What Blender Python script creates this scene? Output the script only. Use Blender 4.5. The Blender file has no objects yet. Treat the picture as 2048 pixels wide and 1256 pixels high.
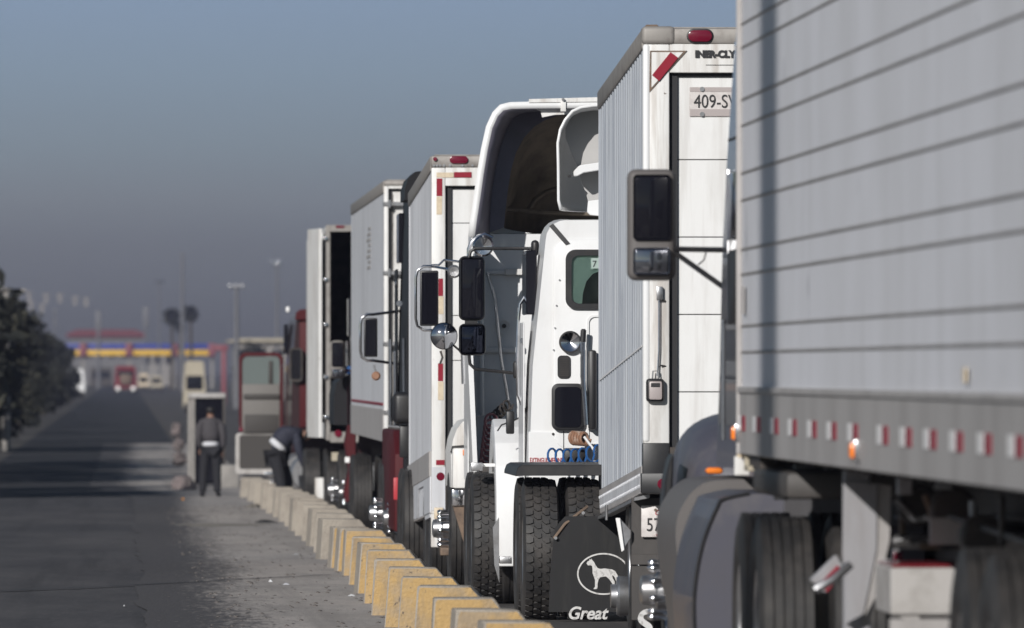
import bpy, bmesh, math, random
from math import sin, cos, tan, atan, radians, pi
from mathutils import Vector, Matrix
rnd = random.Random(7)
S = bpy.context.scene
COL = S.collection

# ------------------------------------------------------------------ camera
# road frame: +Y runs along the lane, X to the right, Z up; the lens looks slightly right of the lane
TH = 0.0352          # yaw of the lens from the lane
F = 22000.0          # focal length in pixels of the 2048 px wide photograph
HZ = 742.0           # horizon row in the photograph
H = 1.65             # eye height
cam = bpy.data.cameras.new("Camera")
co = bpy.data.objects.new("Camera", cam); COL.objects.link(co)
co.location = (0, 0, H); co.rotation_euler = (pi/2, 0, -TH)
cam.sensor_width = 36; cam.lens = F/2048*36
cam.shift_y = (HZ-628)/2048
cam.clip_start = 1.0; cam.clip_end = 20000
cam.dof.use_dof = True; cam.dof.focus_distance = 80; cam.dof.aperture_fstop = 7.5
S.camera = co

def U(px, v):
    return v*tan(TH+atan((px-1024)/F))
def Zp(py, v, u=2.5):
    return H+(HZ-py)/F*(v*cos(TH)+u*sin(TH))
def P(px, py, v):
    u = U(px, v)
    return (u, v, Zp(py, v, u))
def gz(v):
    if v <= 45: return 0.0
    return -.0045*(min(v, 213)-45)

# ------------------------------------------------------------------ light
SUN_AZ = radians(27); SUN_EL = radians(23)
sd = Vector((-sin(SUN_AZ)*cos(SUN_EL), -cos(SUN_AZ)*cos(SUN_EL), sin(SUN_EL)))
sun = bpy.data.lights.new("Sun", 'SUN'); sun.energy = 5.0; sun.angle = radians(.5); sun.color = (1, .975, .94)
so = bpy.data.objects.new("Sun", sun); COL.objects.link(so)
so.rotation_euler = sd.to_track_quat('Z', 'Y').to_euler(); so.location = (-20, -20, 30)
S.view_settings.view_transform = 'Standard'; S.view_settings.look = 'None'
S.view_settings.exposure = -0.30; S.view_settings.gamma = 1.0
W = bpy.data.worlds.new("World"); S.world = W; W.use_nodes = True
nt = W.node_tree; nt.nodes.clear()
def nn(t, k, **kw):
    n = t.nodes.new(k)
    for a, b in kw.items(): setattr(n, a, b)
    return n
sky = nn(nt, 'ShaderNodeTexSky', sky_type='NISHITA', sun_disc=False)
sky.sun_elevation = SUN_EL; sky.sun_rotation = math.atan2(sd.x, sd.y)
sky.dust_density = 0.3; sky.air_density = 1.0
bg1 = nn(nt, 'ShaderNodeBackground'); bg1.inputs[1].default_value = .05
nt.links.new(sky.outputs[0], bg1.inputs[0])
tc = nn(nt, 'ShaderNodeTexCoord'); sx = nn(nt, 'ShaderNodeSeparateXYZ'); nt.links.new(tc.outputs['Generated'], sx.inputs[0])
mr = nn(nt, 'ShaderNodeMapRange'); mr.inputs['From Min'].default_value = 0; mr.inputs['From Max'].default_value = .034
nt.links.new(sx.outputs['Z'], mr.inputs['Value'])
cr = nn(nt, 'ShaderNodeValToRGB'); nt.links.new(mr.outputs[0], cr.inputs[0])
els = cr.color_ramp.elements
SKYC = [(0.0, (.118, .121, .131)), (.12, (.135, .140, .150)), (.33, (.202, .218, .234)), (.46, (.245, .276, .305)), (.6, (.258, .318, .368)), (.8, (.266, .350, .440)), (1.0, (.268, .362, .495))]
while len(els) < len(SKYC): els.new(.5)
for e, (p, c) in zip(els, SKYC): e.position = p; e.color = (*c, 1)
bg2 = nn(nt, 'ShaderNodeBackground'); bg2.inputs[1].default_value = 1.23
nt.links.new(cr.outputs[0], bg2.inputs[0])
mr2 = nn(nt, 'ShaderNodeMapRange', interpolation_type='SMOOTHSTEP'); mr2.inputs['From Min'].default_value = .035; mr2.inputs['From Max'].default_value = .07
nt.links.new(sx.outputs['Z'], mr2.inputs['Value'])
mx = nn(nt, 'ShaderNodeMixShader'); nt.links.new(mr2.outputs[0], mx.inputs[0]); nt.links.new(bg2.outputs[0], mx.inputs[1]); nt.links.new(bg1.outputs[0], mx.inputs[2])
wo = nn(nt, 'ShaderNodeOutputWorld'); nt.links.new(mx.outputs[0], wo.inputs[0])
S.cycles.max_bounces = 8; S.cycles.diffuse_bounces = 1; S.cycles.use_denoising = True

# ------------------------------------------------------------------ materials
def mk(name, col, rough=.5, metal=0, dirt=None, amt=.4, scale=(1, 1, 1), lo=.45, hi=.7, bump=0, bscale=30, fine=None, fscale=60, flo=.6, fhi=.66, spec=.5, coat=0, streak=None, samt=.35, sscale=(3, 5, .12)):
    m = bpy.data.materials.new(name); m.use_nodes = True
    t = m.node_tree; b = t.nodes['Principled BSDF']
    b.inputs['Base Color'].default_value = (*col, 1); b.inputs['Roughness'].default_value = rough; b.inputs['Metallic'].default_value = metal
    b.inputs['Specular IOR Level'].default_value = spec; b.inputs['Coat Weight'].default_value = coat
    if dirt or fine or bump or streak:
        tc = nn(t, 'ShaderNodeTexCoord'); oi = nn(t, 'ShaderNodeObjectInfo'); ofs = nn(t, 'ShaderNodeVectorMath', operation='MULTIPLY_ADD'); ofs.inputs[1].default_value = (31, 47, 23); t.links.new(oi.outputs['Random'], ofs.inputs[0]); t.links.new(tc.outputs['Object'], ofs.inputs[2])
    cur = None
    def layer(colr, sc, lo, hi, amt, detail=6):
        nonlocal cur
        mp = nn(t, 'ShaderNodeMapping'); mp.inputs['Scale'].default_value = sc
        t.links.new(ofs.outputs[0], mp.inputs[0])
        n = nn(t, 'ShaderNodeTexNoise'); n.inputs['Scale'].default_value = 1; n.inputs['Detail'].default_value = detail; n.inputs['Roughness'].default_value = .65
        t.links.new(mp.outputs[0], n.inputs['Vector'])
        r = nn(t, 'ShaderNodeMapRange'); r.inputs['From Min'].default_value = lo; r.inputs['From Max'].default_value = hi; r.inputs['To Max'].default_value = amt
        t.links.new(n.outputs[0], r.inputs[0])
        q = nn(t, 'ShaderNodeMix', data_type='RGBA')
        t.links.new(r.outputs[0], q.inputs[0])
        if cur is None: q.inputs[6].default_value = (*col, 1)
        else: t.links.new(cur, q.inputs[6])
        q.inputs[7].default_value = (*colr, 1)
        cur = q.outputs[2]
        return r
    if dirt: rr = layer(dirt, scale, lo, hi, amt)
    if streak: layer(streak, sscale, .5, .66, samt, 4)
    if fine: layer(fine, (fscale, fscale, fscale), flo, fhi, .9, 3)
    if cur is not None: t.links.new(cur, b.inputs['Base Color'])
    if bump:
        n = nn(t, 'ShaderNodeTexNoise'); n.inputs['Scale'].default_value = bscale; n.inputs['Detail'].default_value = 6
        t.links.new(tc.outputs['Object'], n.inputs['Vector'])
        bu = nn(t, 'ShaderNodeBump'); bu.inputs['Strength'].default_value = bump; bu.inputs['Distance'].default_value = .02
        t.links.new(n.outputs[0], bu.inputs['Height']); t.links.new(bu.outputs[0], b.inputs['Normal'])
    return m
M = {}
M['white'] = mk('white paint', (.80, .80, .80), .32, 0, (.50, .47, .43), .35, (3, 3, .8), .5, .75, coat=.2)
M['dirty_white'] = mk('dirty white paint', (.76, .75, .73), .5, 0, (.38, .34, .30), .55, (6, 6, 1.2), .48, .72, fine=(.12, .08, .06), fscale=14, flo=.70, fhi=.74, streak=(.36, .30, .25), samt=.45, sscale=(14, 14, 1))
M['door_white'] = mk('door white', (.78, .775, .765), .45, 0, (.52, .50, .47), .4, (2.5, 2.5, .9), .48, .75, streak=(.48, .45, .42), samt=.35, sscale=(9, 9, .6))
M['alu_side'] = mk('weathered aluminium side', (.75, .75, .79), .5, .1, (.60, .595, .61), .7, (1, .8, .5), .40, .68, streak=(.36, .35, .36), samt=.10, sscale=(3, 2.5, .25), fine=(.25, .25, .28), fscale=1.6, flo=.66, fhi=.80)
M['rib'] = mk('grimy rib', (.38, .36, .35), .5, .2, (.20, .185, .175), .6, (3, 1, 1), .42, .66)
M['alu_rail'] = mk('grimy aluminium rail', (.42, .40, .39), .55, .15, (.27, .25, .24), .6, (4, 2.2, .8), .45, .7)
M['corr_blue'] = mk('corrugated dirty panel', (.60, .63, .68), .45, .1, (.80, .82, .84), .7, (6, 5, .35), .46, .66, streak=(.22, .24, .30), samt=.5, sscale=(6, 9, .5), fine=(.08, .09, .12), fscale=5, flo=.74, fhi=.78)
M['corr_grey'] = mk('corrugated grey panel', (.66, .67, .70), .5, .1, (.44, .44, .46), .7, (7, 5, .3), .42, .65, streak=(.36, .36, .38), samt=.35, sscale=(6, 7, .3))
M['panel_grey'] = mk('panel grey', (.66, .67, .70), .5, .05, (.50, .49, .50), .5, (5, 3, .5), .42, .65, streak=(.35, .35, .37), samt=.4, sscale=(5, 5, .3))
M['cap_grey'] = mk('weathered cap', (.30, .28, .26), .6, .2, (.13, .11, .10), .6, (8, 8, 8), .45, .7)
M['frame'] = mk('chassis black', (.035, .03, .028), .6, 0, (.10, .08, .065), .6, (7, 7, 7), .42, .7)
M['black'] = mk('black plastic', (.015, .015, .017), .45, 0, (.05, .045, .04), .5, (5, 5, 5), .45, .7)
M['gap'] = mk('black joint and jamb shade', (.02, .02, .022), .7)
M['rubber'] = mk('tyre rubber', (.022, .021, .021), .62, 0, (.075, .066, .06), .6, (6, 6, 6), .40, .7)
M['side_rubber'] = mk('tyre sidewall', (.017, .017, .02), .35, 0, (.05, .045, .04), .5, (6, 6, 6), .45, .7)
M['chrome'] = mk('chrome', (.80, .80, .82), .12, 1, (.35, .33, .32), .4, (9, 9, 9), .5, .7)
M['steel'] = mk('brushed steel', (.48, .48, .49), .35, .9, (.22, .20, .19), .6, (8, 8, 8), .45, .7)
M['rust'] = mk('rusty steel', (.20, .14, .10), .75, .1, (.07, .05, .04), .7, (9, 9, 9), .4, .65)
M['redlamp'] = mk('red lamp', (.15, .008, .025), .15, 0, spec=.6)
M['amber'] = mk('amber lamp', (.85, .22, .03), .15)
M['cream'] = mk('faded cream tape', (.66, .55, .40), .5, 0, (.50, .40, .28), .5, (20, 20, 20), .45, .6)
M['redtape'] = mk('red tape', (.27, .012, .028), .35)
M['whitetape'] = mk('white tape', (.88, .87, .86), .35)
M['grey_paint'] = mk('grey truck paint', (.125, .122, .128), .28, .35, (.09, .08, .08), .5, (4, 4, 1), .45, .7, coat=.6)
M['grey_tank'] = mk('grey fairing paint', (.125, .115, .112), .55, 0, (.12, .11, .105), .5, (2, 2, 1), .4, .7)
M['bluegrey'] = mk('grey fender paint', (.075, .075, .098), .5, .0, (.08, .075, .08), .4, (3, 3, 2), .45, .7, coat=.1, streak=(.15, .14, .14), samt=.4, sscale=(4, 4, 3))
M['redpaint'] = mk('red truck paint', (.17, .010, .018), .3, 0, (.18, .02, .02), .4, (3, 3, 1), .45, .7, coat=.5)
M['maroon'] = mk('dark maroon paint', (.022, .006, .009), .3, 0, (.03, .01, .01), .4, (3, 3, 1), .45, .7, coat=.5)
M['blackpaint'] = mk('black truck paint', (.010, .010, .012), .5, 0, spec=.25)
M['dglass'] = mk('dark glass', (.008, .008, .012), .06, 0, spec=.35)
M['pane5'] = mk('hazy window pane', (.13, .155, .15), .3)
M['doorred'] = mk('dull maroon', (.07, .009, .012), .6, spec=.2)
M['cavity'] = mk('window interior pale', (.38, .47, .43), .5)
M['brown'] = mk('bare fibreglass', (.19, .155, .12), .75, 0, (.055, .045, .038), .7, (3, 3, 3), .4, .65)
M['flap'] = mk('mud flap rubber', (.007, .007, .008), .7, 0, (.028, .026, .024), .7, (9, 9, 1.3), .5, .7)
M['flapgrey'] = mk('grey mud flap', (.055, .05, .047), .6, 0, (.09, .08, .075), .7, (6, 6, 2), .45, .7)
M['ink'] = mk('printed white', (.62, .61, .60), .5, 0, (.25, .24, .23), .6, (40, 40, 40), .5, .6)
M['inkblack'] = mk('printed black', (.02, .02, .022), .5)
M['inkred'] = mk('printed red', (.42, .03, .04), .5)
M['plate'] = mk('plate white', (.66, .62, .60), .4, 0, (.50, .45, .43), .5, (20, 20, 20), .45, .6)
M['plategrey'] = mk('plate band', (.42, .37, .36), .4)
M['bluecoil'] = mk('blue air hose', (.02, .10, .30), .3)
M['redcoil'] = mk('faded red air hose', (.22, .07, .09), .4)
M['copper'] = mk('tape wrapped cable', (.30, .16, .10), .5, 0, (.6, .5, .42), .6, (15, 15, 15), .5, .6)
M['yellowblock'] = mk('yellow painted concrete', (.47, .31, .13), .85, 0, (.36, .28, .19), .85, (3.5, 3.5, 3.5), .45, .64, bump=.5, bscale=40, fine=(.14, .11, .08), fscale=16, flo=.64, fhi=.69, streak=(.20, .17, .14), samt=.5, sscale=(6, 6, 2))
M['greyblock'] = mk('bare concrete', (.36, .32, .27), .9, 0, (.24, .21, .18), .7, (4, 4, 4), .42, .66, bump=.6, bscale=40, fine=(.10, .09, .08), fscale=24, flo=.68, fhi=.72)
M['concrete'] = mk('concrete', (.30, .28, .26), .9, 0, (.2, .19, .18), .6, (5, 5, 5), .42, .66, bump=.4)
M['galv'] = mk('galvanised pole', (.25, .25, .26), .5, .4)
M['beige'] = mk('beige panel', (.42, .37, .28), .6, 0, (.3, .26, .2), .5, (1, 1, 1))
M['skin'] = mk('skin', (.24, .13, .09), .55)
M['hair'] = mk('black hair', (.012, .010, .010), .6)
M['navy'] = mk('navy jacket', (.022, .024, .04), .8, bump=.4, bscale=25)
M['greyvest'] = mk('grey quilted vest', (.055, .05, .055), .8, 0, bump=.6, bscale=20)
M['trousers'] = mk('dark trousers', (.014, .014, .018), .85)
M['shirt'] = mk('white shirt', (.6, .6, .63), .8)
M['glove'] = mk('red glove', (.40, .03, .03), .7)

# ------------------------------------------------------------------ mesh builder
ORG = {}
WARP = None
class MB:
    def __init__(s): s.bm = bmesh.new(); s.ang = 35
    def _merge(s, b2):
        me = bpy.data.meshes.new('tmp'); b2.to_mesh(me); b2.free(); s.bm.from_mesh(me); bpy.data.meshes.remove(me); return s
    def box(s, x0, x1, y0, y1, z0, z1, bev=0, seg=2):
        b = bmesh.new(); bmesh.ops.create_cube(b, size=1)
        for v in b.verts:
            v.co = Vector(((x0+x1)/2+v.co.x*(x1-x0), (y0+y1)/2+v.co.y*(y1-y0), (z0+z1)/2+v.co.z*(z1-z0)))
        if bev: bmesh.ops.bevel(b, geom=b.edges[:], offset=bev, segments=seg, affect='EDGES', profile=.5)
        return s._merge(b)
    def prism(s, poly, a0, a1, axis='x', bev=0, seg=2):
        """poly in the two other axes, extruded along axis from a0 to a1"""
        b = bmesh.new()
        def mkv(p, a):
            if axis == 'x': return (a, p[0], p[1])
            if axis == 'y': return (p[0], a, p[1])
            return (p[0], p[1], a)
        A = [b.verts.new(mkv(p, a0)) for p in poly]; B = [b.verts.new(mkv(p, a1)) for p in poly]
        n = len(poly)
        b.faces.new(A); b.faces.new(B[::-1])
        for i in range(n): b.faces.new((A[i], B[i], B[(i+1) % n], A[(i+1) % n]))
        bmesh.ops.recalc_face_normals(b, faces=b.faces[:])
        if bev: bmesh.ops.bevel(b, geom=b.edges[:], offset=bev, segments=seg, affect='EDGES', profile=.5, clamp_overlap=True)
        return s._merge(b)
    def loft(s, secs, cap0=True, cap1=True, closed=True):
        b = bmesh.new(); R = [[b.verts.new(p) for p in sec] for sec in secs]; n = len(secs[0])
        for i in range(len(R)-1):
            for j in range(n if closed else n-1):
                k = (j+1) % n
                b.faces.new((R[i][j], R[i][k], R[i+1][k], R[i+1][j]))
        if cap0: b.faces.new(R[0][::-1])
        if cap1: b.faces.new(R[-1])
        bmesh.ops.recalc_face_normals(b, faces=b.faces[:])
        return s._merge(b)
    def tube(s, pts, r, n=8, closed=False):
        pts = [Vector(p) for p in pts]; secs = []
        up = Vector((0, 0, 1))
        m = len(pts)
        for i, p in enumerate(pts):
            if closed: d = pts[(i+1) % m]-pts[i-1]
            else: d = (pts[min(i+1, m-1)]-pts[max(i-1, 0)])
            d.normalize()
            a = d.cross(Vector((0, 1, 0)) if abs(d.y) < .9 else Vector((1, 0, 0))).normalized(); c = d.cross(a)
            rr = r[i] if isinstance(r, (list, tuple)) else r
            secs.append([p+a*rr*cos(2*pi*k/n)+c*rr*sin(2*pi*k/n) for k in range(n)])
        if closed: secs.append(secs[0])
        return s.loft(secs, not closed, not closed)
    def lathe(s, prof, c, axis='x', n=32, cap=True):
        """prof: list of (a, r) along the axis; axis x, y or z"""
        secs = []
        for a, r in prof:
            r = max(r, 1e-4); sec = []
            for k in range(n):
                t = 2*pi*k/n
                p = (a, r*cos(t), r*sin(t)) if axis == 'x' else ((r*cos(t), a, r*sin(t)) if axis == 'y' else (r*cos(t), r*sin(t), a))
                sec.append((c[0]+p[0], c[1]+p[1], c[2]+p[2]))
            secs.append(sec)
        return s.loft(secs, cap, cap)
    def cyl(s, c, r, h, axis='x', n=20, bev=.0):
        pr = [(-h/2, r-bev), (-h/2+bev, r), (h/2-bev, r), (h/2, r-bev)] if bev else [(-h/2, r), (h/2, r)]
        return s.lathe(pr, c, axis, n)
    def face(s, pts):
        vs = [s.bm.verts.new(p) for p in pts]; s.bm.faces.new(vs); return s
    def build(s, name, mat, parent=None, origin=None, label=None):
        bm = s.bm
        if WARP:
            for v in bm.verts: v.co.z += WARP(v.co.y)
        po = ORG.get(parent, Vector((0, 0, 0))) if parent else Vector((0, 0, 0))
        if origin is None:
            if parent: o0 = po
            else:
                xs = [v.co for v in bm.verts]
                o0 = Vector((sum(c.x for c in xs)/len(xs), sum(c.y for c in xs)/len(xs), min(c.z for c in xs)))
        else: o0 = Vector(origin)
        for v in bm.verts: v.co -= o0
        me = bpy.data.meshes.new(name); bm.to_mesh(me); bm.free()
        me.polygons.foreach_set('use_smooth', [True]*len(me.polygons))
        me.set_sharp_from_angle(angle=radians(s.ang))
        me.materials.append(M[mat] if isinstance(mat, str) else mat)
        o = bpy.data.objects.new(name, me); COL.objects.link(o)
        if parent: o.parent = parent
        o.location = o0-po; ORG[o] = o0
        if label: o['label'] = label
        return o

def tag(o, label=None, cat=None, group=None, kind=None):
    if label: o['label'] = label
    if cat: o['category'] = cat
    if group: o['group'] = group
    if kind: o['kind'] = kind
    return o
def thing(name, loc, label, cat, group=None):
    o = bpy.data.objects.new(name, None); COL.objects.link(o); o.location = loc; o.empty_display_size = .3
    ORG[o] = Vector(loc); return tag(o, label, cat, group)
def copy_tree(o, parent=None, loc=None):
    c = o.copy(); COL.objects.link(c); c.parent = parent
    if loc is not None: c.location = loc
    for ch in list(o.children): copy_tree(ch, c)
    return c

def text_mb(s, size, at, shear=0, bold=0, thick=.004, sxs=1.0, align='LEFT'):
    """lettering standing in the XZ plane, read from -Y; `at` = lower left corner"""
    cu = bpy.data.curves.new('t', 'FONT'); cu.body = s; cu.size = size; cu.shear = shear; cu.offset = bold; cu.extrude = thick/2; cu.align_x = align
    o = bpy.data.objects.new('t', cu); COL.objects.link(o)
    dg = bpy.context.evaluated_depsgraph_get(); me = bpy.data.meshes.new_from_object(o.evaluated_get(dg))
    me.transform(Matrix.Translation(Vector(at)) @ Matrix.Rotation(pi/2, 4, 'X') @ Matrix.Diagonal((sxs, 1, 1, 1)))
    mb = MB(); mb.bm.from_mesh(me); bpy.data.objects.remove(o); bpy.data.curves.remove(cu); bpy.data.meshes.remove(me)
    mb.ang = 20
    return mb

# ------------------------------------------------------------------ ground
def strip(u0f, u1f, vs, dz, name, mat, nu=1, kind='structure'):
    mb = MB(); secs = []
    for v in vs:
        a, b = u0f(v), u1f(v)
        secs.append([(a+(b-a)*i/nu, v, gz(v)+dz) for i in range(nu+1)])
    b = bmesh.new(); R = [[b.verts.new(p) for p in s] for s in secs]
    for i in range(len(R)-1):
        for j in range(nu): b.faces.new((R[i][j], R[i][j+1], R[i+1][j+1], R[i+1][j]))
    mb._merge(b)
    return tag(mb.build(name, mat, origin=(0, 0, 0)), kind=kind)
vs = [-400, -100, 0, 20, 45, 60, 80, 100, 130, 160, 190, 213, 260, 400, 800, 1500, 3000, 9000]
g_mat = mk('dry earth', (.075, .066, .058), .95, 0, (.045, .04, .036), .7, (.5, .5, .5), .4, .65)
strip(lambda v: -4000, lambda v: 4000, vs, 0, 'ground', g_mat, 8)
def asphalt_mat(name, c1, c2, sc, speck, bump):
    m = mk(name, c1, .88, 0, c2, .8, sc, .38, .66, streak=tuple(q*.55 for q in c1), samt=.6, sscale=(2.4, .035, 1), bump=bump, bscale=25, fine=speck, fscale=18, flo=.62, fhi=.66)
    return m
M['asphalt'] = asphalt_mat('dark asphalt', (.040, .038, .043), (.082, .077, .079), (.9, .16, 1), (.16, .15, .14), .6)
M['shoulder'] = asphalt_mat('worn gravelly concrete', (.43, .39, .36), (.26, .24, .225), (1.6, .35, 1), (.10, .09, .085), 1.0)
M['lane'] = asphalt_mat('lane asphalt', (.06, .055, .053), (.09, .08, .075), (1, .3, 1), (.14, .13, .12), .6)
strip(lambda v: -3.3, lambda v: 1.6, vs[:-1], .006, 'road', 'asphalt')
strip(lambda v: 1.8, lambda v: 9.0, vs[:-1], .010, 'truck_lane', 'lane')
M['shade_asphalt'] = asphalt_mat('shade-dark asphalt', (.012, .012, .016), (.022, .021, .026), (.9, .12, 1), (.05, .05, .05), .4)
strip(lambda v: -3.3, lambda v: 1.6, [207.5, 213, 260, 400, 800, 1500, 2900], .011, 'shade_road', 'shade_asphalt')  # tree shade on the far road put into a darker sheet
# shoulder with an irregular broken edge, fading into the road through crumbs of gravel
r2 = random.Random(3)
vv = [40+i*1.2 for i in range(270)]
ed = {}
x = 0
for v in vv:
    x = x*.75+r2.uniform(-.12, .12); ed[v] = .84+x+.0016*(v-80)
def blend_mat():
    m = M['shoulder'].copy(); m.name = 'shoulder blending into asphalt'; t = m.node_tree; b = t.nodes['Principled BSDF']
    src = b.inputs['Base Color'].links[0].from_socket
    tc = nn(t, 'ShaderNodeTexCoord'); sp = nn(t, 'ShaderNodeSeparateXYZ'); t.links.new(tc.outputs['Object'], sp.inputs[0])
    def nz(sc, det, amp):
        mp = nn(t, 'ShaderNodeMapping'); mp.inputs['Scale'].default_value = sc; t.links.new(tc.outputs['Object'], mp.inputs[0])
        n = nn(t, 'ShaderNodeTexNoise'); n.inputs['Scale'].default_value = 1; n.inputs['Detail'].default_value = det; n.inputs['Roughness'].default_value = .7; t.links.new(mp.outputs[0], n.inputs['Vector'])
        q = nn(t, 'ShaderNodeMath', operation='MULTIPLY_ADD'); q.inputs[1].default_value = amp; q.inputs[2].default_value = -amp/2; t.links.new(n.outputs[0], q.inputs[0]); return q
    a1, a2 = nz((1.2, .06, 1), 4, .7), nz((14, 1.2, 1), 6, 1.3)
    y = nn(t, 'ShaderNodeMath', operation='MULTIPLY_ADD'); y.inputs[1].default_value = -.0022; y.inputs[2].default_value = .18; t.links.new(sp.outputs['Y'], y.inputs[0])
    c = sp.outputs['X']
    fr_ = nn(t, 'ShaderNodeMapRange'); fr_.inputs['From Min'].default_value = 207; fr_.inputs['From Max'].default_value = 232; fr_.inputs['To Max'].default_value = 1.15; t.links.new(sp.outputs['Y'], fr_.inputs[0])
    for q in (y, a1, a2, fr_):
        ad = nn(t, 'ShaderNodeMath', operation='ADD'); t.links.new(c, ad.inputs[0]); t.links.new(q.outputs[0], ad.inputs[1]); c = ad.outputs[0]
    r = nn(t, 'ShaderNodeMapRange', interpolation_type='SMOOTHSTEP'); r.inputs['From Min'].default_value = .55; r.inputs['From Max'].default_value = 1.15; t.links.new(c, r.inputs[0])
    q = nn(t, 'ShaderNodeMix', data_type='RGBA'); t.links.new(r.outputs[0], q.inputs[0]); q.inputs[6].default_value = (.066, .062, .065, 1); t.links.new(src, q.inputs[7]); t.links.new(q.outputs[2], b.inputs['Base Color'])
    return m
M['shoulder_blend'] = blend_mat()
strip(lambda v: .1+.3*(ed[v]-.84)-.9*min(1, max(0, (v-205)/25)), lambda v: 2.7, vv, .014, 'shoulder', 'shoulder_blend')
mb = MB()
for i in range(2600):
    v = r2.uniform(66, 205); t = r2.gauss(0, .22)
    u = .75-t*1.3+.0016*(v-80); w = r2.uniform(.004, .016); l = w*r2.uniform(2, 9)
    z = gz(v)+.0115+r2.random()*.001
    n = 6; mb.face([(u+w*cos(2*pi*k/n)*r2.uniform(.6, 1.2), v+l*sin(2*pi*k/n), gz(v+l*sin(2*pi*k/n))+.0155+(i % 20)*.0001) for k in range(n)])
M['crumb'] = mk('gravel crumbs', (.17, .155, .148), .9)
tag(mb.build('gravel_scatter', 'crumb', origin=(0, 0, 0)), 'loose gravel crumbs spilled along the ragged road edge', kind='stuff')
# pebbles on the shoulder
mb = MB()
for i in range(520):
    v = 66+r2.random()**1.6*120; u = r2.uniform(.6, 2.05); r = r2.uniform(.006, .02)
    b = bmesh.new(); bmesh.ops.create_icosphere(b, subdivisions=1, radius=r)
    for q in b.verts: q.co = Vector((u+q.co.x*1.2, v+q.co.y*1.5, gz(v)+.014+q.co.z*.7))
    mb._merge(b)
M['pebble'] = mk('dark pebbles', (.13, .115, .105), .9)
tag(mb.build('pebbles', 'pebble', origin=(0, 0, 0)), 'small pebbles strewn over the shoulder', kind='stuff')
# tar seam crossing road
mb = MB(); pa = []
for px, py in [(-60, 1190), (0, 1185), (160, 1179), (300, 1172), (420, 1166), (520, 1160), (600, 1156), (660, 1153)]:
    v = 100.
    for k in range(20): v = F*(H-gz(v))/(py-HZ)
    pa.append((U(px, v), v))
sec = []
for i, (u, v) in enumerate(pa):
    w = .14*(1-.6*i/len(pa))
    sec.append([(u, v-w, gz(v-w)+.02), (u, v+w, gz(v+w)+.02)])
mb.loft(sec, False, False, closed=False)
M['tar'] = mk('tar', (.012, .012, .013), .7)
tag(mb.build('tar_seam', 'tar', origin=(0, 0, 0)), 'thin dark seam crossing the road from the left edge to the yellow blocks', 'road seam')
def crack(pts, w, nm, label):
    q = []
    for px, py in pts:
        v = 100.
        for k in range(20): v = F*(H-gz(v))/(py-HZ)
        q.append((U(px, v), v))
    tag(MB().loft([[(u-w*(.5+rnd.random()), v, gz(v)+.019), (u+w*(.5+rnd.random()), v+.02, gz(v)+.019)] for u, v in q], False, False, closed=False).build(nm, 'tar', origin=(0, 0, 0)), label, 'road crack')
# sand washed over the road further on
def blob(name, label, cat, px, py, wu, wv, h, mat, seed):
    v = 100.
    for k in range(20): v = F*(H-gz(v))/(py-HZ)
    u = U(px, v); rr = random.Random(seed); b = bmesh.new(); N = 28; rings = 5
    R = []
    ph = [rr.uniform(0, 6.28) for _ in range(4)]
    for i in range(1, rings+1):
        f = i/rings; row = []
        for k in range(N):
            t = 2*pi*k/N; q = 1+.18*sin(3*t+ph[0])+.12*sin(5*t+ph[1])+.08*sin(9*t+ph[2])
            x_, y_ = u+wu*f*q*cos(t), v+wv*f*q*sin(t)
            row.append(b.verts.new((x_, y_, gz(y_)+.016+h*(1-f*f)*(1+.5*rr.uniform(-1, 1)))))
        R.append(row)
    c = b.verts.new((u, v, gz(v)+.016+h))
    for k in range(N): b.faces.new((c, R[0][k], R[0][(k+1) % N]))
    for i in range(rings-1):
        for k in range(N): b.faces.new((R[i][k], R[i+1][k], R[i+1][(k+1) % N], R[i][(k+1) % N]))
    mb = MB(); mb._merge(b); return tag(mb.build(name, mat), label, cat)
M['sand'] = mk('pale sand', (.25, .225, .19), .95, 0, (.16, .14, .12), .7, (3, .6, 3), .4, .66)
M['oil'] = mk('oil soaked rag', (.03, .026, .024), .8)
blob('sand_patch', 'pale sand patch washed across the road before the grey blocks', 'sand patch', 440, 1052, .62, 2.2, .012, 'sand', 1)
blob('sand_patch', 'small pale lump of sand near the far end of the grey blocks', 'sand lump', 508, 1017, .14, .6, .05, 'sand', 2)
blob('rag', 'flattened dark rag lying on the shoulder beside the grey blocks', 'rag', 530, 1047, .16, .6, .03, 'oil', 3)
def litter(name, label, px, py, w, h, col):
    v = 100.
    for k in range(20): v = F*(H-gz(v))/(py-HZ)
    u = U(px, v); mb = MB(); g = gz(v)+.016
    w *= .65; h *= .6
    mb.loft([[(u-w, v-.05, g), (u-w*.2, v-.02, g+h), (u+w*.5, v-.03, g+h*.5), (u+w, v-.05, g)], [(u-w*.8, v+.12, g), (u-w*.1, v+.1, g+h*.8), (u+w*.6, v+.1, g+h*.7), (u+w*.9, v+.12, g)]], True, True)
    tag(mb.build(name, mk(name, col, .4)), label, 'litter')
litter('crumpled_wrapper', 'white crumpled wrapper on the shoulder just beyond the dark seam', 541, 1167, .03, .035, (.8, .8, .8))
litter('crushed_can', 'crushed shiny can right of the white wrapper on the shoulder', 572, 1173, .05, .03, (.6, .6, .62))
litter('bottle_cap', 'tiny white scrap lying furthest left on the dark asphalt', 248, 1216, .012, .02, (.8, .8, .8))
litter('paper_scrap', 'pale paper scrap at the foot of the yellow blocks', 703, 1196, .05, .03, (.7, .7, .7))
litter('flat_paper', 'flat pale paper among the pebbles further along the shoulder', 592, 1112, .05, .015, (.6, .6, .6))
litter('orange_cap', 'orange plastic cap on the ground by the standing person\'s feet', 366, 1001, .035, .06, (.75, .3, .03))

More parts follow.
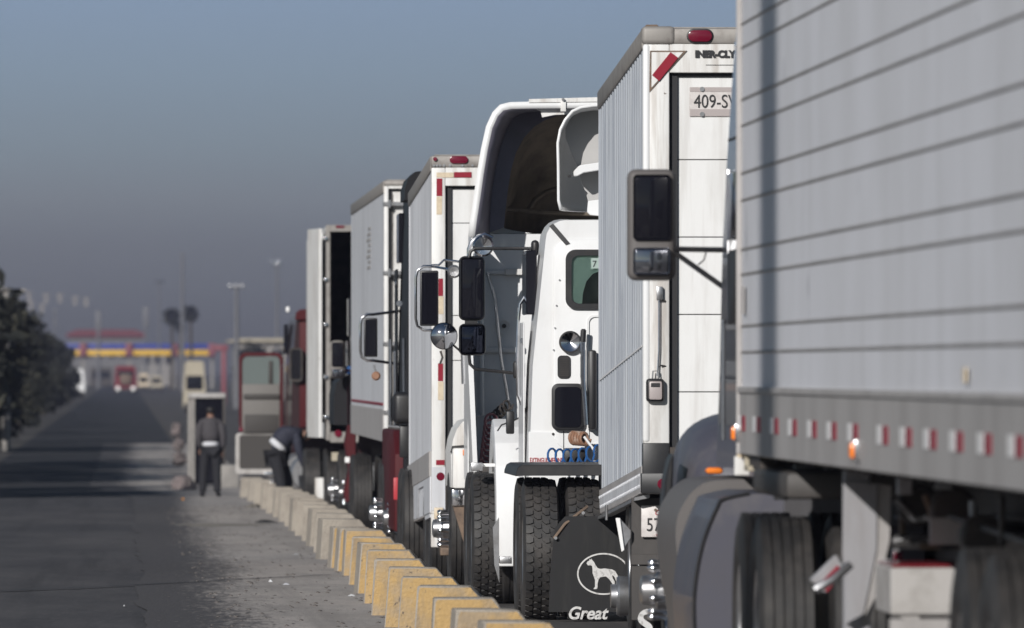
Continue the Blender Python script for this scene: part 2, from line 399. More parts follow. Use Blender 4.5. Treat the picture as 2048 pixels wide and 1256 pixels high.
# ------------------------------------------------------------------ barrier blocks
def block(px, pytop, v, w, h, L, yellow, label, seed):
    rr = random.Random(seed); u = U(px, v); g = gz(v)
    top = Zp(pytop, v, u) if pytop else g+h
    h = top-g+.0
    b = .045
    # trapezoid end, chamfered right shoulder, chipped edges
    poly = [(u-.02, g-.05), (u+w+.07, g-.05), (u+w+.035, g+h-b*1.6-rr.uniform(0, .02)), (u+w-rr.uniform(.01, .05), g+h-.004), (u+w*.55, g+h-rr.uniform(0, .006)), (u+.012, g+h)]
    body = MB(); bm_ = bmesh.new(); bmesh_ = body.prism(poly, v, v+L, 'y', bev=.008, seg=1)
    root = body.build('concrete_block', 'greyblock', origin=(u+w/2, v+L/2, g))
    tag(root, label, 'concrete block', 'yellow blocks along the lane edge' if yellow else 'grey blocks along the lane edge')
    if yellow:
        m = .007+rr.uniform(0, .006)
        k = [(u-.02+m, g+.002), (u+w+.06, g+.002), (u+w+.028, g+h-b*1.8), (u+w-.03, g+h-m), (u+w*.7, g+h-m*rr.uniform(.8, 1.4)), (u+w*.4, g+h-m*rr.uniform(.8, 1.3)), (u+.012+m*rr.uniform(1, 2.6), g+h-m), (u+.012+m, g+h-m-rr.uniform(.01, .06))]
        MB().prism(k, v-.004, v+.001, 'y').build('painted_face', 'yellowblock', root)
    rz = radians(rr.uniform(-3.5, 3.5)); root.rotation_euler = (0, radians(rr.uniform(-.8, .8)), rz)
    if yellow and rr.random() < .45:
        cx, cz = u+w*rr.uniform(.3, .8), g+h*rr.uniform(.7, .85)
        MB().cyl((cx, v-.006, cz), .010, .012, 'y', 8).build('lifting_hole', 'rust', root)
    return root
YB = [(960, 1243, 55.6), (905, 1219, 59.3), (867, 1196, 63.2), (835, 1172, 67.7), (802, 1154, 71.6), (775, 1135, 76.2), (750, 1118, 80.9), (735, 1100, 86.2), (716, 1086, 91.2), (703, 1074, 96.0), (689, 1060, 101.6), (675, 1057, 104.6), (662, 1054, 107.0)]
ords = ['nearest yellow concrete block, cut off by the bottom of the picture', 'second nearest yellow concrete block, chipped at its upper left corner', 'third nearest yellow concrete block', 'fourth nearest yellow concrete block', 'fifth nearest yellow concrete block', 'sixth nearest yellow concrete block', 'yellow concrete block, seventh from the near end', 'yellow concrete block, eighth from the near end', 'yellow concrete block, ninth from the near end', 'yellow concrete block, tenth from the near end', 'yellow concrete block, third before the grey ones begin', 'narrowly visible yellow block, second before the grey ones begin', 'farthest yellow block, touching the first grey concrete block']
for i, (px, py, v) in enumerate(YB): block(px, py, v, .37, .43, .45, True, ords[i], 40+i)
GB = [(640, 1038, 113.6), (631, 1027, 119.5), (619, 1018, 125.5), (607, 1010, 131), (595, 1003, 137), (583, 996, 143), (572, 990, 149), (560, 984, 156), (548, 979, 163), (536, 974, 170), (524, 969, 178), (511, 964, 186), (497, 959, 195), (482, 955, 205)]
names = ['first', 'second', 'third', 'fourth', 'fifth', 'sixth', 'seventh', 'eighth', 'ninth', 'tenth', 'eleventh', 'twelfth', 'thirteenth']
for i, (px, py, v) in enumerate(GB):
    lb = 'farthest bare concrete block at the end of the row near the standing person' if i == len(GB)-1 else 'bare grey concrete block, %s one beyond the yellow blocks' % names[i]
    block(px, py, v, .42, .43, .7, False, lb, 80+i)

# ------------------------------------------------------------------ wheels
def tyre_mesh(style, R=.52, w=.26, ri=.285):
    h = w/2; mb = MB()
    if style == 'rib':
        pr = [(-h*.78, ri), (-h*.95, ri+.06), (-h, R-.16), (-h*.97, R-.06), (-h*.86, R-.012)]
        e = h*.86; n = 4; bw = 2*e/(n+1+.0)
        x0 = -e
        for i in range(5):
            xa = -e+i*(2*e/5)+.004; xb = -e+(i+1)*(2*e/5)-.004
            pr += [(xa, R-.012), (xa+.001, R), (xb-.001, R), (xb, R-.012)]
        pr += [(h*.86, R-.012), (h*.97, R-.06), (h, R-.16), (h*.95, ri+.06), (h*.78, ri)]
        mb.lathe(pr, (0, 0, 0), 'x', 72, cap=False)
    else:
        Rb = R-.016
        pr = [(-h*.78, ri), (-h*.95, ri+.06), (-h, R-.16), (-h*.97, R-.06), (-h*.88, Rb), (0, Rb+.004), (h*.88, Rb), (h*.97, R-.06), (h, R-.16), (h*.95, ri+.06), (h*.78, ri)]
        mb.lathe(pr, (0, 0, 0), 'x', 72, cap=False)
        b = bmesh.new(); N = 46; cols = 4; cw = 2*h*.9/cols
        for c in range(cols):
            cx = -h*.9+cw*(c+.5)
            for k in range(N):
                t0 = 2*pi*(k+.5*(c % 2))/N; dt = 2*pi/N*.44
                hw = cw*.46
                sk = .30 if c in (1, 2) else .12
                pts = [(-hw, -.55+sk*-1), (0, -1-.0), (hw, -.55+sk), (hw, .55+sk), (0, 1), (-hw, .55-sk)]
                if c == 0: pts[0] = (-hw, -.9); pts[5] = (-hw, .9)
                if c == cols-1: pts[2] = (hw, -.9); pts[3] = (hw, .9)
                top = []; bot = []
                for x_, a in pts:
                    t = t0+a*dt; rr = R if abs(cx+x_) < h*.8 else R-.008
                    top.append(b.verts.new((cx+x_*.93, rr*cos(t0+a*dt*.93), rr*sin(t0+a*dt*.93))))
                    bot.append(b.verts.new((cx+x_, (Rb-.006)*cos(t), (Rb-.006)*sin(t))))
                b.faces.new(top)
                for i in range(6): b.faces.new((bot[i], bot[(i+1) % 6], top[(i+1) % 6], top[i]))
        bmesh.ops.recalc_face_normals(b, faces=b.faces[:])
        mb._merge(b)
    return mb
def proto_mesh(mb, mat, name):
    o = mb.build(name, mat, origin=(0, 0, 0)); me = o.data; bpy.data.objects.remove(o); return me
TY = {'rib': proto_mesh(tyre_mesh('rib'), 'rubber', 'tyre'), 'lug': proto_mesh(tyre_mesh('lug'), 'rubber', 'tyre')}
rim = MB()
rim.lathe([(-.10, .285), (-.115, .292), (-.105, .278), (-.02, .262), (.03, .24), (.045, .16), (.045, .0)], (0, 0, 0), 'x', 36, cap=False)
rim.lathe([(.10, .285), (.09, .27), (.0, .262)], (0, 0, 0), 'x', 36, cap=False)
RIM = proto_mesh(rim, 'steel', 'rim')
rim2 = MB()   # convex steer rim
rim2.lathe([(-.10, .285), (-.115, .292), (-.10, .276), (-.04, .25), (-.055, .2), (-.095, .18), (-.10, .13), (-.10, 0)], (0, 0, 0), 'x', 36, cap=False)
RIM2 = proto_mesh(rim2, 'steel', 'rim')
hb = MB(); hb.lathe([(-.03, .12), (-.17, .10), (-.18, .085), (-.25, .075), (-.26, .05), (-.26, 0)], (0, 0, 0), 'x', 24, cap=False)
HUB = proto_mesh(hb, 'steel', 'hub_cap')
lg = MB(); lg.lathe([(0, .017), (-.085, .017), (-.10, .021), (-.105, .021), (-.125, .012), (-.128, 0)], (0, 0, 0), 'x', 12, cap=False)
LUG = proto_mesh(lg, 'chrome', 'lug_cover')
def wheel(parent, u_out, v, z, style='rib', steer=False, left=True, lugs=False, inner=False, tmat=None, hubc=True):
    w = bpy.data.objects.new('wheel', RIM2 if steer else RIM); COL.objects.link(w); w.parent = parent
    c = Vector((u_out+(.13 if left else -.13), v, z)); w.location = c-ORG[parent]; ORG[w] = c
    if not left: w.rotation_euler = (0, 0, pi)
    w.rotation_euler.x = rnd.uniform(0, .3)
    t = bpy.data.objects.new('tyre', TY[style]); COL.objects.link(t); t.parent = w
    if not inner and hubc:
        h = bpy.data.objects.new('hub_cap', HUB); COL.objects.link(h); h.parent = w
        if not steer: h.location.x = .15
    if lugs:
        for k in range(10):
            a = 2*pi*k/10
            l = bpy.data.objects.new('lug_cover', LUG); COL.objects.link(l); l.parent = w; l.location = (-.09 if steer else .04, .143*cos(a), .143*sin(a))
    return w
def duals(parent, u_out, v, width, style='rib', lugs=False, g=None, R=.52):
    z = (gz(v) if g is None else g)+R
    wheel(parent, u_out, v, z, style, lugs=lugs); wheel(parent, u_out+.31, v, z, style, inner=True)
    ur = u_out+width
    wheel(parent, ur, v, z, style, left=False); wheel(parent, ur-.31, v, z, style, left=False, inner=True)
    MB().cyl((u_out+width/2, v, z), .07, width-.5, 'x', 14).build('axle', 'frame', parent)

# ------------------------------------------------------------------ trailers
def trailer(name, label, uL, v0, v1, zb, zt, W=2.55, slope=0.0, side='corr_blue', rib=(.26, .03), rear='white', railh=.24, wheels_v=(), wheel_g=None, roofcap='cap_grey', tube_z=None):
    """box trailer, v0 = rear, v1 = nose; zb, zt at the rear"""
    global WARP
    g = gz(v0)
    t = thing(name, (uL+W/2, v0, g), label, 'trailer', 'trailers waiting in the queue')
    WARP = (lambda y: slope*(y-v0)) if slope else None
    uR = uL+W
    # inner box
    MB().box(uL+.05, uR-.05, v0+.12, v1-.03, zb+.03, zt-.03).build('box_body', 'panel_grey', t)
    # side wall with ribs
    for s_, uu in ((1, uL), (-1, uR)):
        mb = MB(); a = uu
        if rib[0] > 0:   # vertical corrugations
            p, d = rib; pts = []; y = v0+.10
            while y < v1-.02:
                pts += [(a+s_*d, y), (a+s_*.0, y+p*.18), (a+s_*0, y+p*.62), (a+s_*d, y+p*.8)]
                y += p
            pts = [q for q in pts if q[1] <= v1-.01]
            secs = [[(x_, y_, zb+railh) for x_, y_ in pts], [(x_, y_, zt-.12) for x_, y_ in pts]]
            mb.loft(secs, False, False, closed=False)
        else:            # horizontal pressed ribs at given heights
            zs = sorted(-0+z for z in rib[1])
            mb.box(min(a, a+s_*.045), max(a, a+s_*.045), v0+.08, v1-.01, zb+railh, zt-.1)
            for z in zs:
                if 1:
                    MB().prism([(a, z-.011), (a-s_*.007, z-.006), (a-s_*.007, z-.002), (a, z+.005)], v0+.08, v1-.01, 'y').build('side_rib', 'rib', t)
        mb.build('side_wall', side, t)
        # rails
        MB().box(min(a-s_*.012, a+s_*.04), max(a-s_*.012, a+s_*.04), v0+.06, v1, zb, zb+railh, .006, 1).build('bottom_rail', 'alu_rail', t)
        MB().box(min(a-s_*.014, a+s_*.06), max(a-s_*.014, a+s_*.06), v0+.06, v1+.003, zt-.14, zt, .02, 2).build('top_rail', roofcap, t)
    MB().box(uL+.03, uR-.03, v0+.08, v1-.02, zt-.01, zt+.012).build('roof', 'cap_grey', t)
    MB().box(uL-.004, uR+.004, v1-.02, v1+.03, zb+.03, zt-.02, .015).build('front_wall', side, t)
    WARP = None
    # running gear
    rs = slope*(v1-v0)
    MB().box(uL+.75, uL+.87, v0+.3, v1-.4, zb-.22+rs*.5, zb+.02+min(rs, 0)).box(uR-.87, uR-.75, v0+.3, v1-.4, zb-.22+rs*.5, zb+.02+min(rs, 0)).build('chassis_rail', 'frame', t)
    cm = MB(); y = v0+.5
    while y < v1-.3:
        cm.box(uL+.06, uR-.06, y, y+.06, zb-.02+slope*(y-v0), zb+.06+slope*(y-v0)); y += .45
    cm.build('crossmember', 'frame', t)
    for wv in wheels_v:
        duals(t, uL+.0, wv, W-.02, g=wheel_g)
    return t

# ---- trailer nearest (ribbed aluminium side, no rear seen)
u1 = 2.87
zb1 = Zp(908, 51.2, u1)
V1 = 51.2
rows = [48, 95, 199, 251, 346, 400, 498, 548, 651, 703]
rz = [Zp(y, V1, u1) for y in rows]+[Zp(-56, V1, u1), Zp(-104, V1, u1), Zp(-205, V1, u1)]
T1 = trailer('box_trailer', 'nearest trailer filling the right side, grey aluminium wall with paired horizontal ribs', u1, 33.6, V1, zb1, H+2.45, rib=(0, rz), side='alu_side', railh=.30, wheels_v=(36.6, 37.9), wheel_g=0)
# moulding above lower rail
MB().box(u1-.022, u1+.03, 33.7, V1, zb1+.285, zb1+.315, .004, 1).build('moulding', 'alu_rail', T1)
MB().box(u1-.02, u1+.03, V1-.035, V1+.02, zb1-.02, H+2.44, .01).build('corner_post', M['cream'], T1)
MB().box(u1-.026, u1+.0, V1-.10, V1-.085, zb1, H+2.44, .003, 1).build('corner_trim', 'alu_rail', T1)
# vertical panel seams
# conspicuity tape pairs
for px in [1482, 1512, 1547, 1583, 1622, 1661, 1703, 1762, 1808, 1856, 1908, 1964, 2025]:
    # solve distance along wall from pixel column
    t_ = tan(TH+atan((px-1024)/F)); vv_ = u1/t_
    zc = zb1+.145
    MB().box(u1-.0165, u1-.011, vv_-.26, vv_-.0, zc-.035, zc+.035).build('reflective_tape', 'whitetape', T1)
    MB().box(u1-.0165, u1-.011, vv_-.56, vv_-.28, zc-.035, zc+.035).build('reflective_tape', 'redtape', T1)
for px, dz in ((1448, -.0), (1716, -.02)):
    t_ = tan(TH+atan((px+8-1024)/F)); vv_ = min(u1/t_, V1-.06)
    MB().box(u1-.05, u1-.012, vv_-.035, vv_+.035, zb1+.065+dz, zb1+.13+dz, .012).build('marker_lamp', 'amber', T1)
    MB().box(u1-.035, u1-.012, vv_-.05, vv_+.05, zb1+.055+dz, zb1+.14+dz, .008).build('lamp_base', 'chrome', T1)
# sign plate
MB().box(u1-.016, u1-.010, 50.72, 50.86, Zp(628, 50.8), Zp(572, 50.8)).build('grey_patch', 'alu_rail', T1)
MB().box(u1-.016, u1-.010, 37.3, 37.42, Zp(765, 37.3), Zp(735, 37.3)).build('rust_patch', 'cream', T1)
# nose underside: bolster, kingpin plate, cream gusset
MB().box(u1+.02, u1+2.5, V1-1.2, V1, zb1-.06, zb1-.005).build('upper_coupler', 'frame', T1)
MB().box(u1-.03, u1+.04, V1-.03, V1+.03, zb1-.10, zb1-.01, .004, 1).build('corner_gusset', 'dirty_white', T1)
MB().box(u1+.0, u1+.12, V1-.6, V1-.25, zb1-.075, zb1-.05, .004, 1).box(u1+.0, u1+.05, V1-.32, V1-.27, zb1-.05, zb1-.01).build('step_bracket', 'beige', T1)
# landing gear
LV = 45.0; s1 = F/LV
M['boxgrey'] = mk('dusty white box', (.42, .40, .385), .6, 0, (.25, .23, .21), .7, (5, 5, 5), .45, .65)
M['legpaint'] = mk('landing leg paint', (.32, .315, .33), .55, .2, (.22, .20, .19), .6, (6, 6, 1), .45, .7)
def leg(ul):
    lz0 = .16
    m = MB()
    m.box(ul, ul+.11, LV, LV+.11, .32, zb1+.01, .008, 1)                  # outer leg
    m.box(ul+.015, ul+.095, LV+.015, LV+.095, lz0, .34, .004, 1)
    L_ = m.build('landing_leg', 'legpaint', T1)
    # wing plate, wide at the top and tapering down
    k_ = ul-U(1688, LV)
    MB().prism([(U(a_, LV)+k_, Zp(b_, LV)) for a_, b_ in [(1686, 962), (1754, 968), (1752, 1100), (1722, 1248), (1690, 1248), (1694, 1170), (1684, 1110)]], LV-.02, LV-.004, 'y').build('wing_plate', 'legpaint', L_)
    MB().prism([(U(a_, LV)+k_, Zp(b_, LV)) for a_, b_ in [(1754.3, 968), (1782, 972), (1779, 1080), (1754, 1195), (1738, 1248), (1722.3, 1248), (1752.3, 1100)]], LV-.008, LV+.06, 'y').build('shaded_side', 'rib', L_)  # leg's shaded right side put in as a darker plate
    MB().cyl((U(1772, LV)+k_, LV-.01, Zp(1140, LV)), .045, .05, 'y', 20).build('boss', 'legpaint', L_)
    MB().box(ul-.04, ul+.15, LV-.05, LV+.16, lz0-.03, lz0, .006, 1).build('foot', 'frame', L_)
    return L_
ulg = U(1688, LV)
leg(ulg); leg(ulg+1.75)
MB().cyl((ulg+.95, LV+.05, .95), .03, 1.6, 'x', 12).build('cross_shaft', 'steel', T1)
MB().tube([P(1700, 1130, LV-.3), P(1665, 1160, LV-.35), P(1630, 1180, LV-.35)], .018, 8).build('crank_handle', 'steel', T1)
a = P(1625, 1140, LV-.3)
MB().prism([(U(1618, 47), Zp(1160, 47)), (U(1672, 47), Zp(1108, 47)), (U(1690, 47), Zp(1135, 47)), (U(1650, 47), Zp(1188, 47))], 46.95, 47.05, 'y', .008, 1).build('crank_bracket', 'legpaint', T1)
MB().prism([(U(1641, 46.9), Zp(1166, 47)), (U(1676, 46.9), Zp(1130, 47)), (U(1688, 46.9), Zp(1145, 47)), (U(1655, 46.9), Zp(1184, 47))], 46.93, 46.948, 'y').build('reflector', 'redtape', T1)
MB().box(U(1782, 43.6), U(1952, 43.6), 43.6, 44.5, Zp(1232, 43.6), Zp(1136, 43.6), .01, 1).build('storage_box', 'boxgrey', T1)
MB().box(U(1785, 43.6), U(1948, 43.6), 43.62, 44.48, Zp(1136, 43.6)+.001, Zp(1129, 43.6), .004, 1).build('box_lid', 'redpaint', T1)
MB().box(U(1622, 48.2), U(1700, 48.2), 48.2, 48.5, .25, Zp(1165, 48.2), .01, 1).build('storage_box', 'boxgrey', T1)
MB().box(U(1782, 45.3), U(1835, 45.3), 45.2, 45.3, Zp(1252, 45.3), Zp(1232, 45.3)).build('box_foot', 'boxgrey', T1)
# tank, lines and brackets hanging under the floor
MB().cyl((u1+1.3, 44.8, zb1-.32), .16, .9, 'x', 20, .03).build('air_tank', 'frame', T1)
MB().box(U(1860, 44), U(1990, 44), 44, 44.05, Zp(1090, 44), Zp(1035, 44), .004, 1).build('bracket_plate', 'alu_rail', T1)
MB().prism([(U(1868, 43), Zp(979, 43)), (U(1905, 43), Zp(979, 43)), (U(1893, 43), Zp(958, 43)), (U(1878, 43), Zp(958, 43))], 43, 43.06, 'y').build('hanger', 'steel', T1)
MB().box(U(1795, 44.6), U(1825, 44.6), 44.6, 44.7, Zp(990, 44.6), Zp(955, 44.6), .004, 1).build('hanger', 'steel', T1)
MB().box(U(1788, 45.6), U(1806, 45.6), 45.6, 45.66, Zp(1126, 45.6), Zp(1103, 45.6), .005).build('side_lamp', 'redlamp', T1)
mb = MB()
for k in range(5):
    u_ = u1+.5+k*.28; mb.tube([(u_, 36, zb1-.2), (u_+.05, 40, zb1-.28-.03*k), (u_-.05, 44, zb1-.2), (u_, 48, zb1-.25)], .014, 6)
mb.build('air_line', 'black', T1)
MB().prism([(U(1945, 41), Zp(1150, 41)), (U(1965, 41), Zp(1108, 41)), (U(2048, 41), Zp(1112, 41)), (U(2048, 41), Zp(1158, 41))], 41, 41.3, 'y', .01, 1).build('slider_stop', 'alu_rail', T1)
MB().box(U(1780, 40), U(2100, 40), 40, 40.06, Zp(1262, 40), Zp(1238, 40)).build('side_guard', 'alu_rail', T1)

for (px, py, v, r, l, ax) in [(1835, 1010, 45.2, .085, .16, 'y'), (1905, 1020, 44.4, .095, .18, 'y'), (1965, 1075, 43, .09, .2, 'y')]:
    MB().cyl(P(px, py, v), r, l, ax, 20, .015).build('brake_chamber', 'frame', T1)
for (x0, x1, y0, y1, v, m) in [(1850, 1990, 1030, 1040, 44.6, 'alu_rail'), (1800, 1812, 985, 1080, 45.4, 'rust'), (1940, 1952, 1000, 1110, 43.8, 'steel'), (1840, 1930, 1085, 1100, 45, 'rust'), (2000, 2012, 990, 1090, 42, 'frame'), (1786, 1800, 1070, 1128, 45.8, 'steel')]:
    MB().box(U(x0, v), U(x1, v), v, v+.08, Zp(y1, v), Zp(y0, v), .006, 1).build('bracket', m, T1)
for k, pts in enumerate([[(1790, 1000), (1830, 1040), (1880, 1035), (1930, 1060), (1990, 1050)], [(1795, 1090), (1850, 1075), (1890, 1095), (1960, 1085)], [(1850, 990), (1870, 1045), (1900, 1070)]]):
    MB().tube([P(a_, b_, 45-.3*k) for a_, b_ in pts], .013, 6).build('air_line', ['steel', 'black', 'rust', 'redcoil'][k], T1)
MB().box(U(1590, 49.5), U(1640, 49.5), 49.5, 49.7, Zp(955, 49.5), Zp(930, 49.5), .01).build('bracket', 'boxgrey', T1)
MB().box(U(1650, 49), U(1690, 49), 49, 49.2, Zp(975, 49), Zp(935, 49), .01).build('bracket', 'alu_rail', T1)

def rear_frame(t, uL, W, v0, zb, zt, stile=.15, header=.3, sill=.2, mat='dirty_white', door='door_white', seams=(), cap=.11, stile_bot=None, jamb=.055, capmat='cap_grey'):
    """door frame at the rear of a trailer, door leaf recessed"""
    uR = uL+W; zc = zt-cap
    MB().box(uL, uL+stile, v0, v0+.14, zb, zc, .012).build('door_post', mat, t)
    MB().box(uR-stile, uR, v0, v0+.14, zb, zc, .012).build('door_post', mat, t)
    MB().box(uL+stile, uR-stile, v0+.003, v0+.13, zc-header, zc, .004, 1).build('header', mat, t)
    MB().box(uL+stile, uR-stile, v0+.002, v0+.14, zb, zb+sill, .006, 1).build('sill', 'frame', t)
    MB().box(uL-.005, uR+.005, v0-.006, v0+.16, zc, zt, .02).build('roof_cap', capmat, t)
    # jamb shade and door gap put in as black strips
    zs, ze = zb+sill, zc-header
    MB().box(uL+stile, uL+stile+jamb, v0+.05, v0+.12, zs, ze).box(uR-stile-jamb, uR-stile, v0+.05, v0+.12, zs, ze).box(uL+stile+jamb, uR-stile-jamb, v0+.05, v0+.12, ze-.022, ze).build('jamb_shade', 'gap', t)
    dl = uL+stile+jamb; dr = uR-stile-jamb
    lv = [zs]+[z for z in seams]+[ze-.022]
    m = MB()
    for a_, b_ in zip(sorted(lv), sorted(lv)[1:]): m.box(dl, dr, v0+.075, v0+.11, a_+.003, b_-.003, .003, 1)
    d = m.build('roll_up_door', door, t)
    MB().box(dl+.001, dr-.001, v0+.085, v0+.105, zs+.002, ze-.024).build('door_seam', 'gap', d)
    return d
# ---- second trailer: white roll-up door, blue corrugated side
v2 = 72.6; s2 = F/v2
u2 = U(1287, v2)
zb2 = Zp(985, v2, u2); zt2 = Zp(56, v2, u2)
v2f = 79.4
sl2 = (Zp(181, v2f)-zt2)/(v2f-v2)
T2 = trailer('box_trailer', 'trailer with white roll-up door and blue-grey corrugated side, plate reading 409', u2, v2, v2f, zb2, zt2, slope=sl2, side='corr_blue', rib=(.34, .035), railh=.18, wheels_v=(73.6, 74.9), wheel_g=gz(73)-.02)
sm2 = [Zp(y, v2, u2) for y in (319, 474, 629, 784)]
d2 = rear_frame(T2, u2, 2.55, v2, zb2, zt2, stile=.172, header=.19, sill=.30, seams=sm2, cap=.105)
# corner highlight put in as a narrow white edge
MB().box(u2-.004, u2+.045, v2-.008, v2+.05, zb2+.33, zt2-.105, .02, 3).build('corner_highlight', 'white', T2)
MB().box(u2-.006, u2+.174, v2-.006, v2+.1, zb2-.005, zb2+.33, .012).build('corner_bumper', 'black', T2)
MB().box(u2-.015, u2+2.56, v2-.012, v2+.08, zb2-.01, zb2+.13, .012).build('dock_bumper', 'black', T2)
MB().cyl((U(1325, v2), v2-.015, Zp(968, v2)), .035, .03, 'y', 16, .006).build('tail_lamp', 'redlamp', T2)
# roof cap corner casting + marker
MB().box(u2-.012, u2+.21, v2-.02, v2+.2, zt2-.108, zt2+.012, .03, 3).build('cap_casting', 'cap_grey', T2)
def oval(px0, px1, py0, py1, v, dv=.02, mat='redlamp', name='marker_lamp', parent=None):
    a, b = U(px0, v), U(px1, v); z0, z1 = Zp(py1, v), Zp(py0, v); r = (z1-z0)/2; pts = []
    for k in range(9): t = pi/2+pi*k/8; pts.append((a+r+r*cos(t), (z0+z1)/2+r*sin(t)))
    for k in range(9): t = -pi/2+pi*k/8; pts.append((b-r+r*cos(t), (z0+z1)/2+r*sin(t)))
    return MB().prism(pts, v-dv, v+.005, 'y', .004, 2).build(name, mat, parent)
ov = oval(1376, 1424, 60, 83, v2-.006, parent=T2)
oval(1373, 1427, 57, 86, v2-.004, .012, 'black', 'lamp_gasket', ov)
# corner triangle and reflector
v_ = v2-.002
MB().prism([(U(1300, v_), Zp(101, v_)), (U(1374, v_), Zp(101, v_)), (U(1299, v_), Zp(184, v_))], v_-.004, v_+.001, 'y').build('corner_plate', 'rust', T2)
MB().prism([(U(1303, v_), Zp(104, v_)), (U(1366, v_), Zp(104, v_)), (U(1303, v_), Zp(175, v_))], v_-.007, v_-.004, 'y').build('plate_face', 'dirty_white', T2)
MB().prism([(U(1341, v_), Zp(104, v_)), (U(1356, v_), Zp(115, v_)), (U(1318, v_), Zp(162, v_)), (U(1304, v_), Zp(150, v_))], v_-.013, v_-.007, 'y').build('reflective_tape', 'redtape', T2)
text_mb('INER-CLY', .062, (U(1390, v2), v2-.004, Zp(114, v2)), bold=.004, thick=.004, sxs=1.0).build('lettering', 'inkblack', T2)
MB().box(U(1412, v2), U(1500, v2), v2-.002, v2+.004, Zp(130, v2), Zp(129, v2)).build('underline', 'inkblack', T2)
# licence plate high on the door
vd = v2+.072
PL = MB().box(U(1379, vd), U(1520, vd), vd-.006, vd, Zp(233, vd), Zp(174, vd), .004, 1).build('licence_plate', 'plate', T2)
MB().box(U(1380, vd), U(1519, vd), vd-.009, vd-.006, Zp(183, vd), Zp(174.5, vd)).box(U(1380, vd), U(1519, vd), vd-.009, vd-.006, Zp(232, vd), Zp(218, vd)).build('plate_band', 'plategrey', PL)
text_mb('409-SV', .125, (U(1387, vd), vd-.010, Zp(215, vd)), thick=.004, sxs=.80).build('plate_number', 'inkblack', PL)
for py in (178, 228): MB().cyl((U(1404, vd), vd-.012, Zp(py, vd)), .016, .010, 'y', 12).build('plate_bolt', 'steel', PL)
# lock rod and lock box
vr = v2-.02
MB().tube([P(1318, 590, vr), P(1318, 700, vr), P(1315, 752, vr)], .008, 8).build('lock_rod', 'chrome', T2)
MB().box(U(1313, vr), U(1325, vr), vr-.02, vr+.02, Zp(600, vr), Zp(573, vr), .004).build('rod_guide', 'steel', T2)
MB().tube([P(1322, 597, vr), P(1328, 601, vr), P(1332, 603, vr+.03)], .006, 6).tube([P(1322, 731, vr), P(1334, 733, vr+.03)], .006, 6).build('rod_bracket', 'black', T2)
LB = MB().box(U(1292, vr), U(1328, vr), vr-.045, vr+.02, Zp(804, vr), Zp(757, vr), .022, 3).build('lock_box', 'black', T2)
MB().box(U(1297, vr), U(1323, vr), vr-.055, vr-.044, Zp(799, vr), Zp(762, vr), .012, 2).build('lock_cover', 'plategrey', LB)
MB().box(U(1301, vr), U(1319, vr), vr-.060, vr-.054, Zp(774, vr), Zp(766, vr), .002, 1).build('keyhole_shutter', 'inkblack', LB)
MB().tube([P(1305, 757, vr-.02), P(1306, 742, vr-.02), P(1316, 742, vr-.02), P(1317, 757, vr-.02)], .005, 6).build('shackle', 'steel', LB)
# under the sill: plate hanger, flap, bracket
vb = v2+.35
MB().box(U(1263, vb), U(1440, vb), vb, vb+.03, Zp(1130, vb), Zp(996, vb), .004, 1).build('hanger_panel', 'flapgrey', T2)
MB().box(U(1262, vb), U(1440, vb), vb-.02, vb+.0, Zp(1130, vb), Zp(1108, vb), .004, 1).build('hanger_bar', 'flapgrey', T2)
FL = MB().box(U(1263, vb), U(1420, vb), vb, vb+.012, gz(vb)+.12, Zp(1131, vb), .004, 1).build('mud_flap', 'flapgrey', T2)
text_mb('S', .27, (U(1266, vb), vb-.004, Zp(1276, vb)), shear=.2, bold=.006, thick=.004).build('lettering', 'ink', FL)
vp = vb-.03
P2 = MB().box(U(1282, vp), U(1378, vp), vp-.006, vp, Zp(1074, vp), Zp(1011, vp), .008, 2).build('licence_plate', 'plate', T2)
text_mb('578', .125, (U(1292, vp), vp-.010, Zp(1062, vp)), thick=.004, sxs=.78).build('plate_number', 'inkblack', P2)
text_mb('Cali', .05, (U(1308, vp), vp-.010, Zp(1030, vp)), shear=.4, thick=.004).build('plate_script', 'inkred', P2)
text_mb('. trailer .', .022, (U(1308, vp), vp-.010, Zp(1072, vp)), thick=.004).build('plate_text', 'inkred', P2)
MB().cyl((U(1311, vp), vp-.012, Zp(1020, vp)), .010, .010, 'y', 10).build('plate_bolt', 'rust', P2)
vc = v2+.3
MB().prism([(U(1240.5, vc), Zp(1037, vc)), (U(1262, vc), Zp(1060, vc)), (U(1262, vc), Zp(1076, vc)), (U(1248, vc), Zp(1098, vc))], vc, vc+.02, 'y', .004, 1).build('lower_bracket', 'steel', T2)
MB().prism([(U(1231, vc), Zp(1036, vc)), (U(1240, vc), Zp(1036, vc)), (U(1249, vc), Zp(1100, vc)), (U(1243, vc), Zp(1104, vc)), (U(1237, vc), Zp(1070, vc))], vc-.02, vc, 'y', .003, 1).build('bracket_edge', 'whitetape', T2)
MB().tube([P(1213, 1010, v2+3), P(1213, 1040, v2+3)], .01, 6).build('seal_pin', 'steel', T2)
hc = P(1238, 1192, 73.4)
MB().lathe([(0.06, .13), (0, .135), (-.015, .125), (-.02, .08), (-.055, .078), (-.06, 0)], hc, 'x', 28, cap=False).build('hub_cover', 'steel', T2)
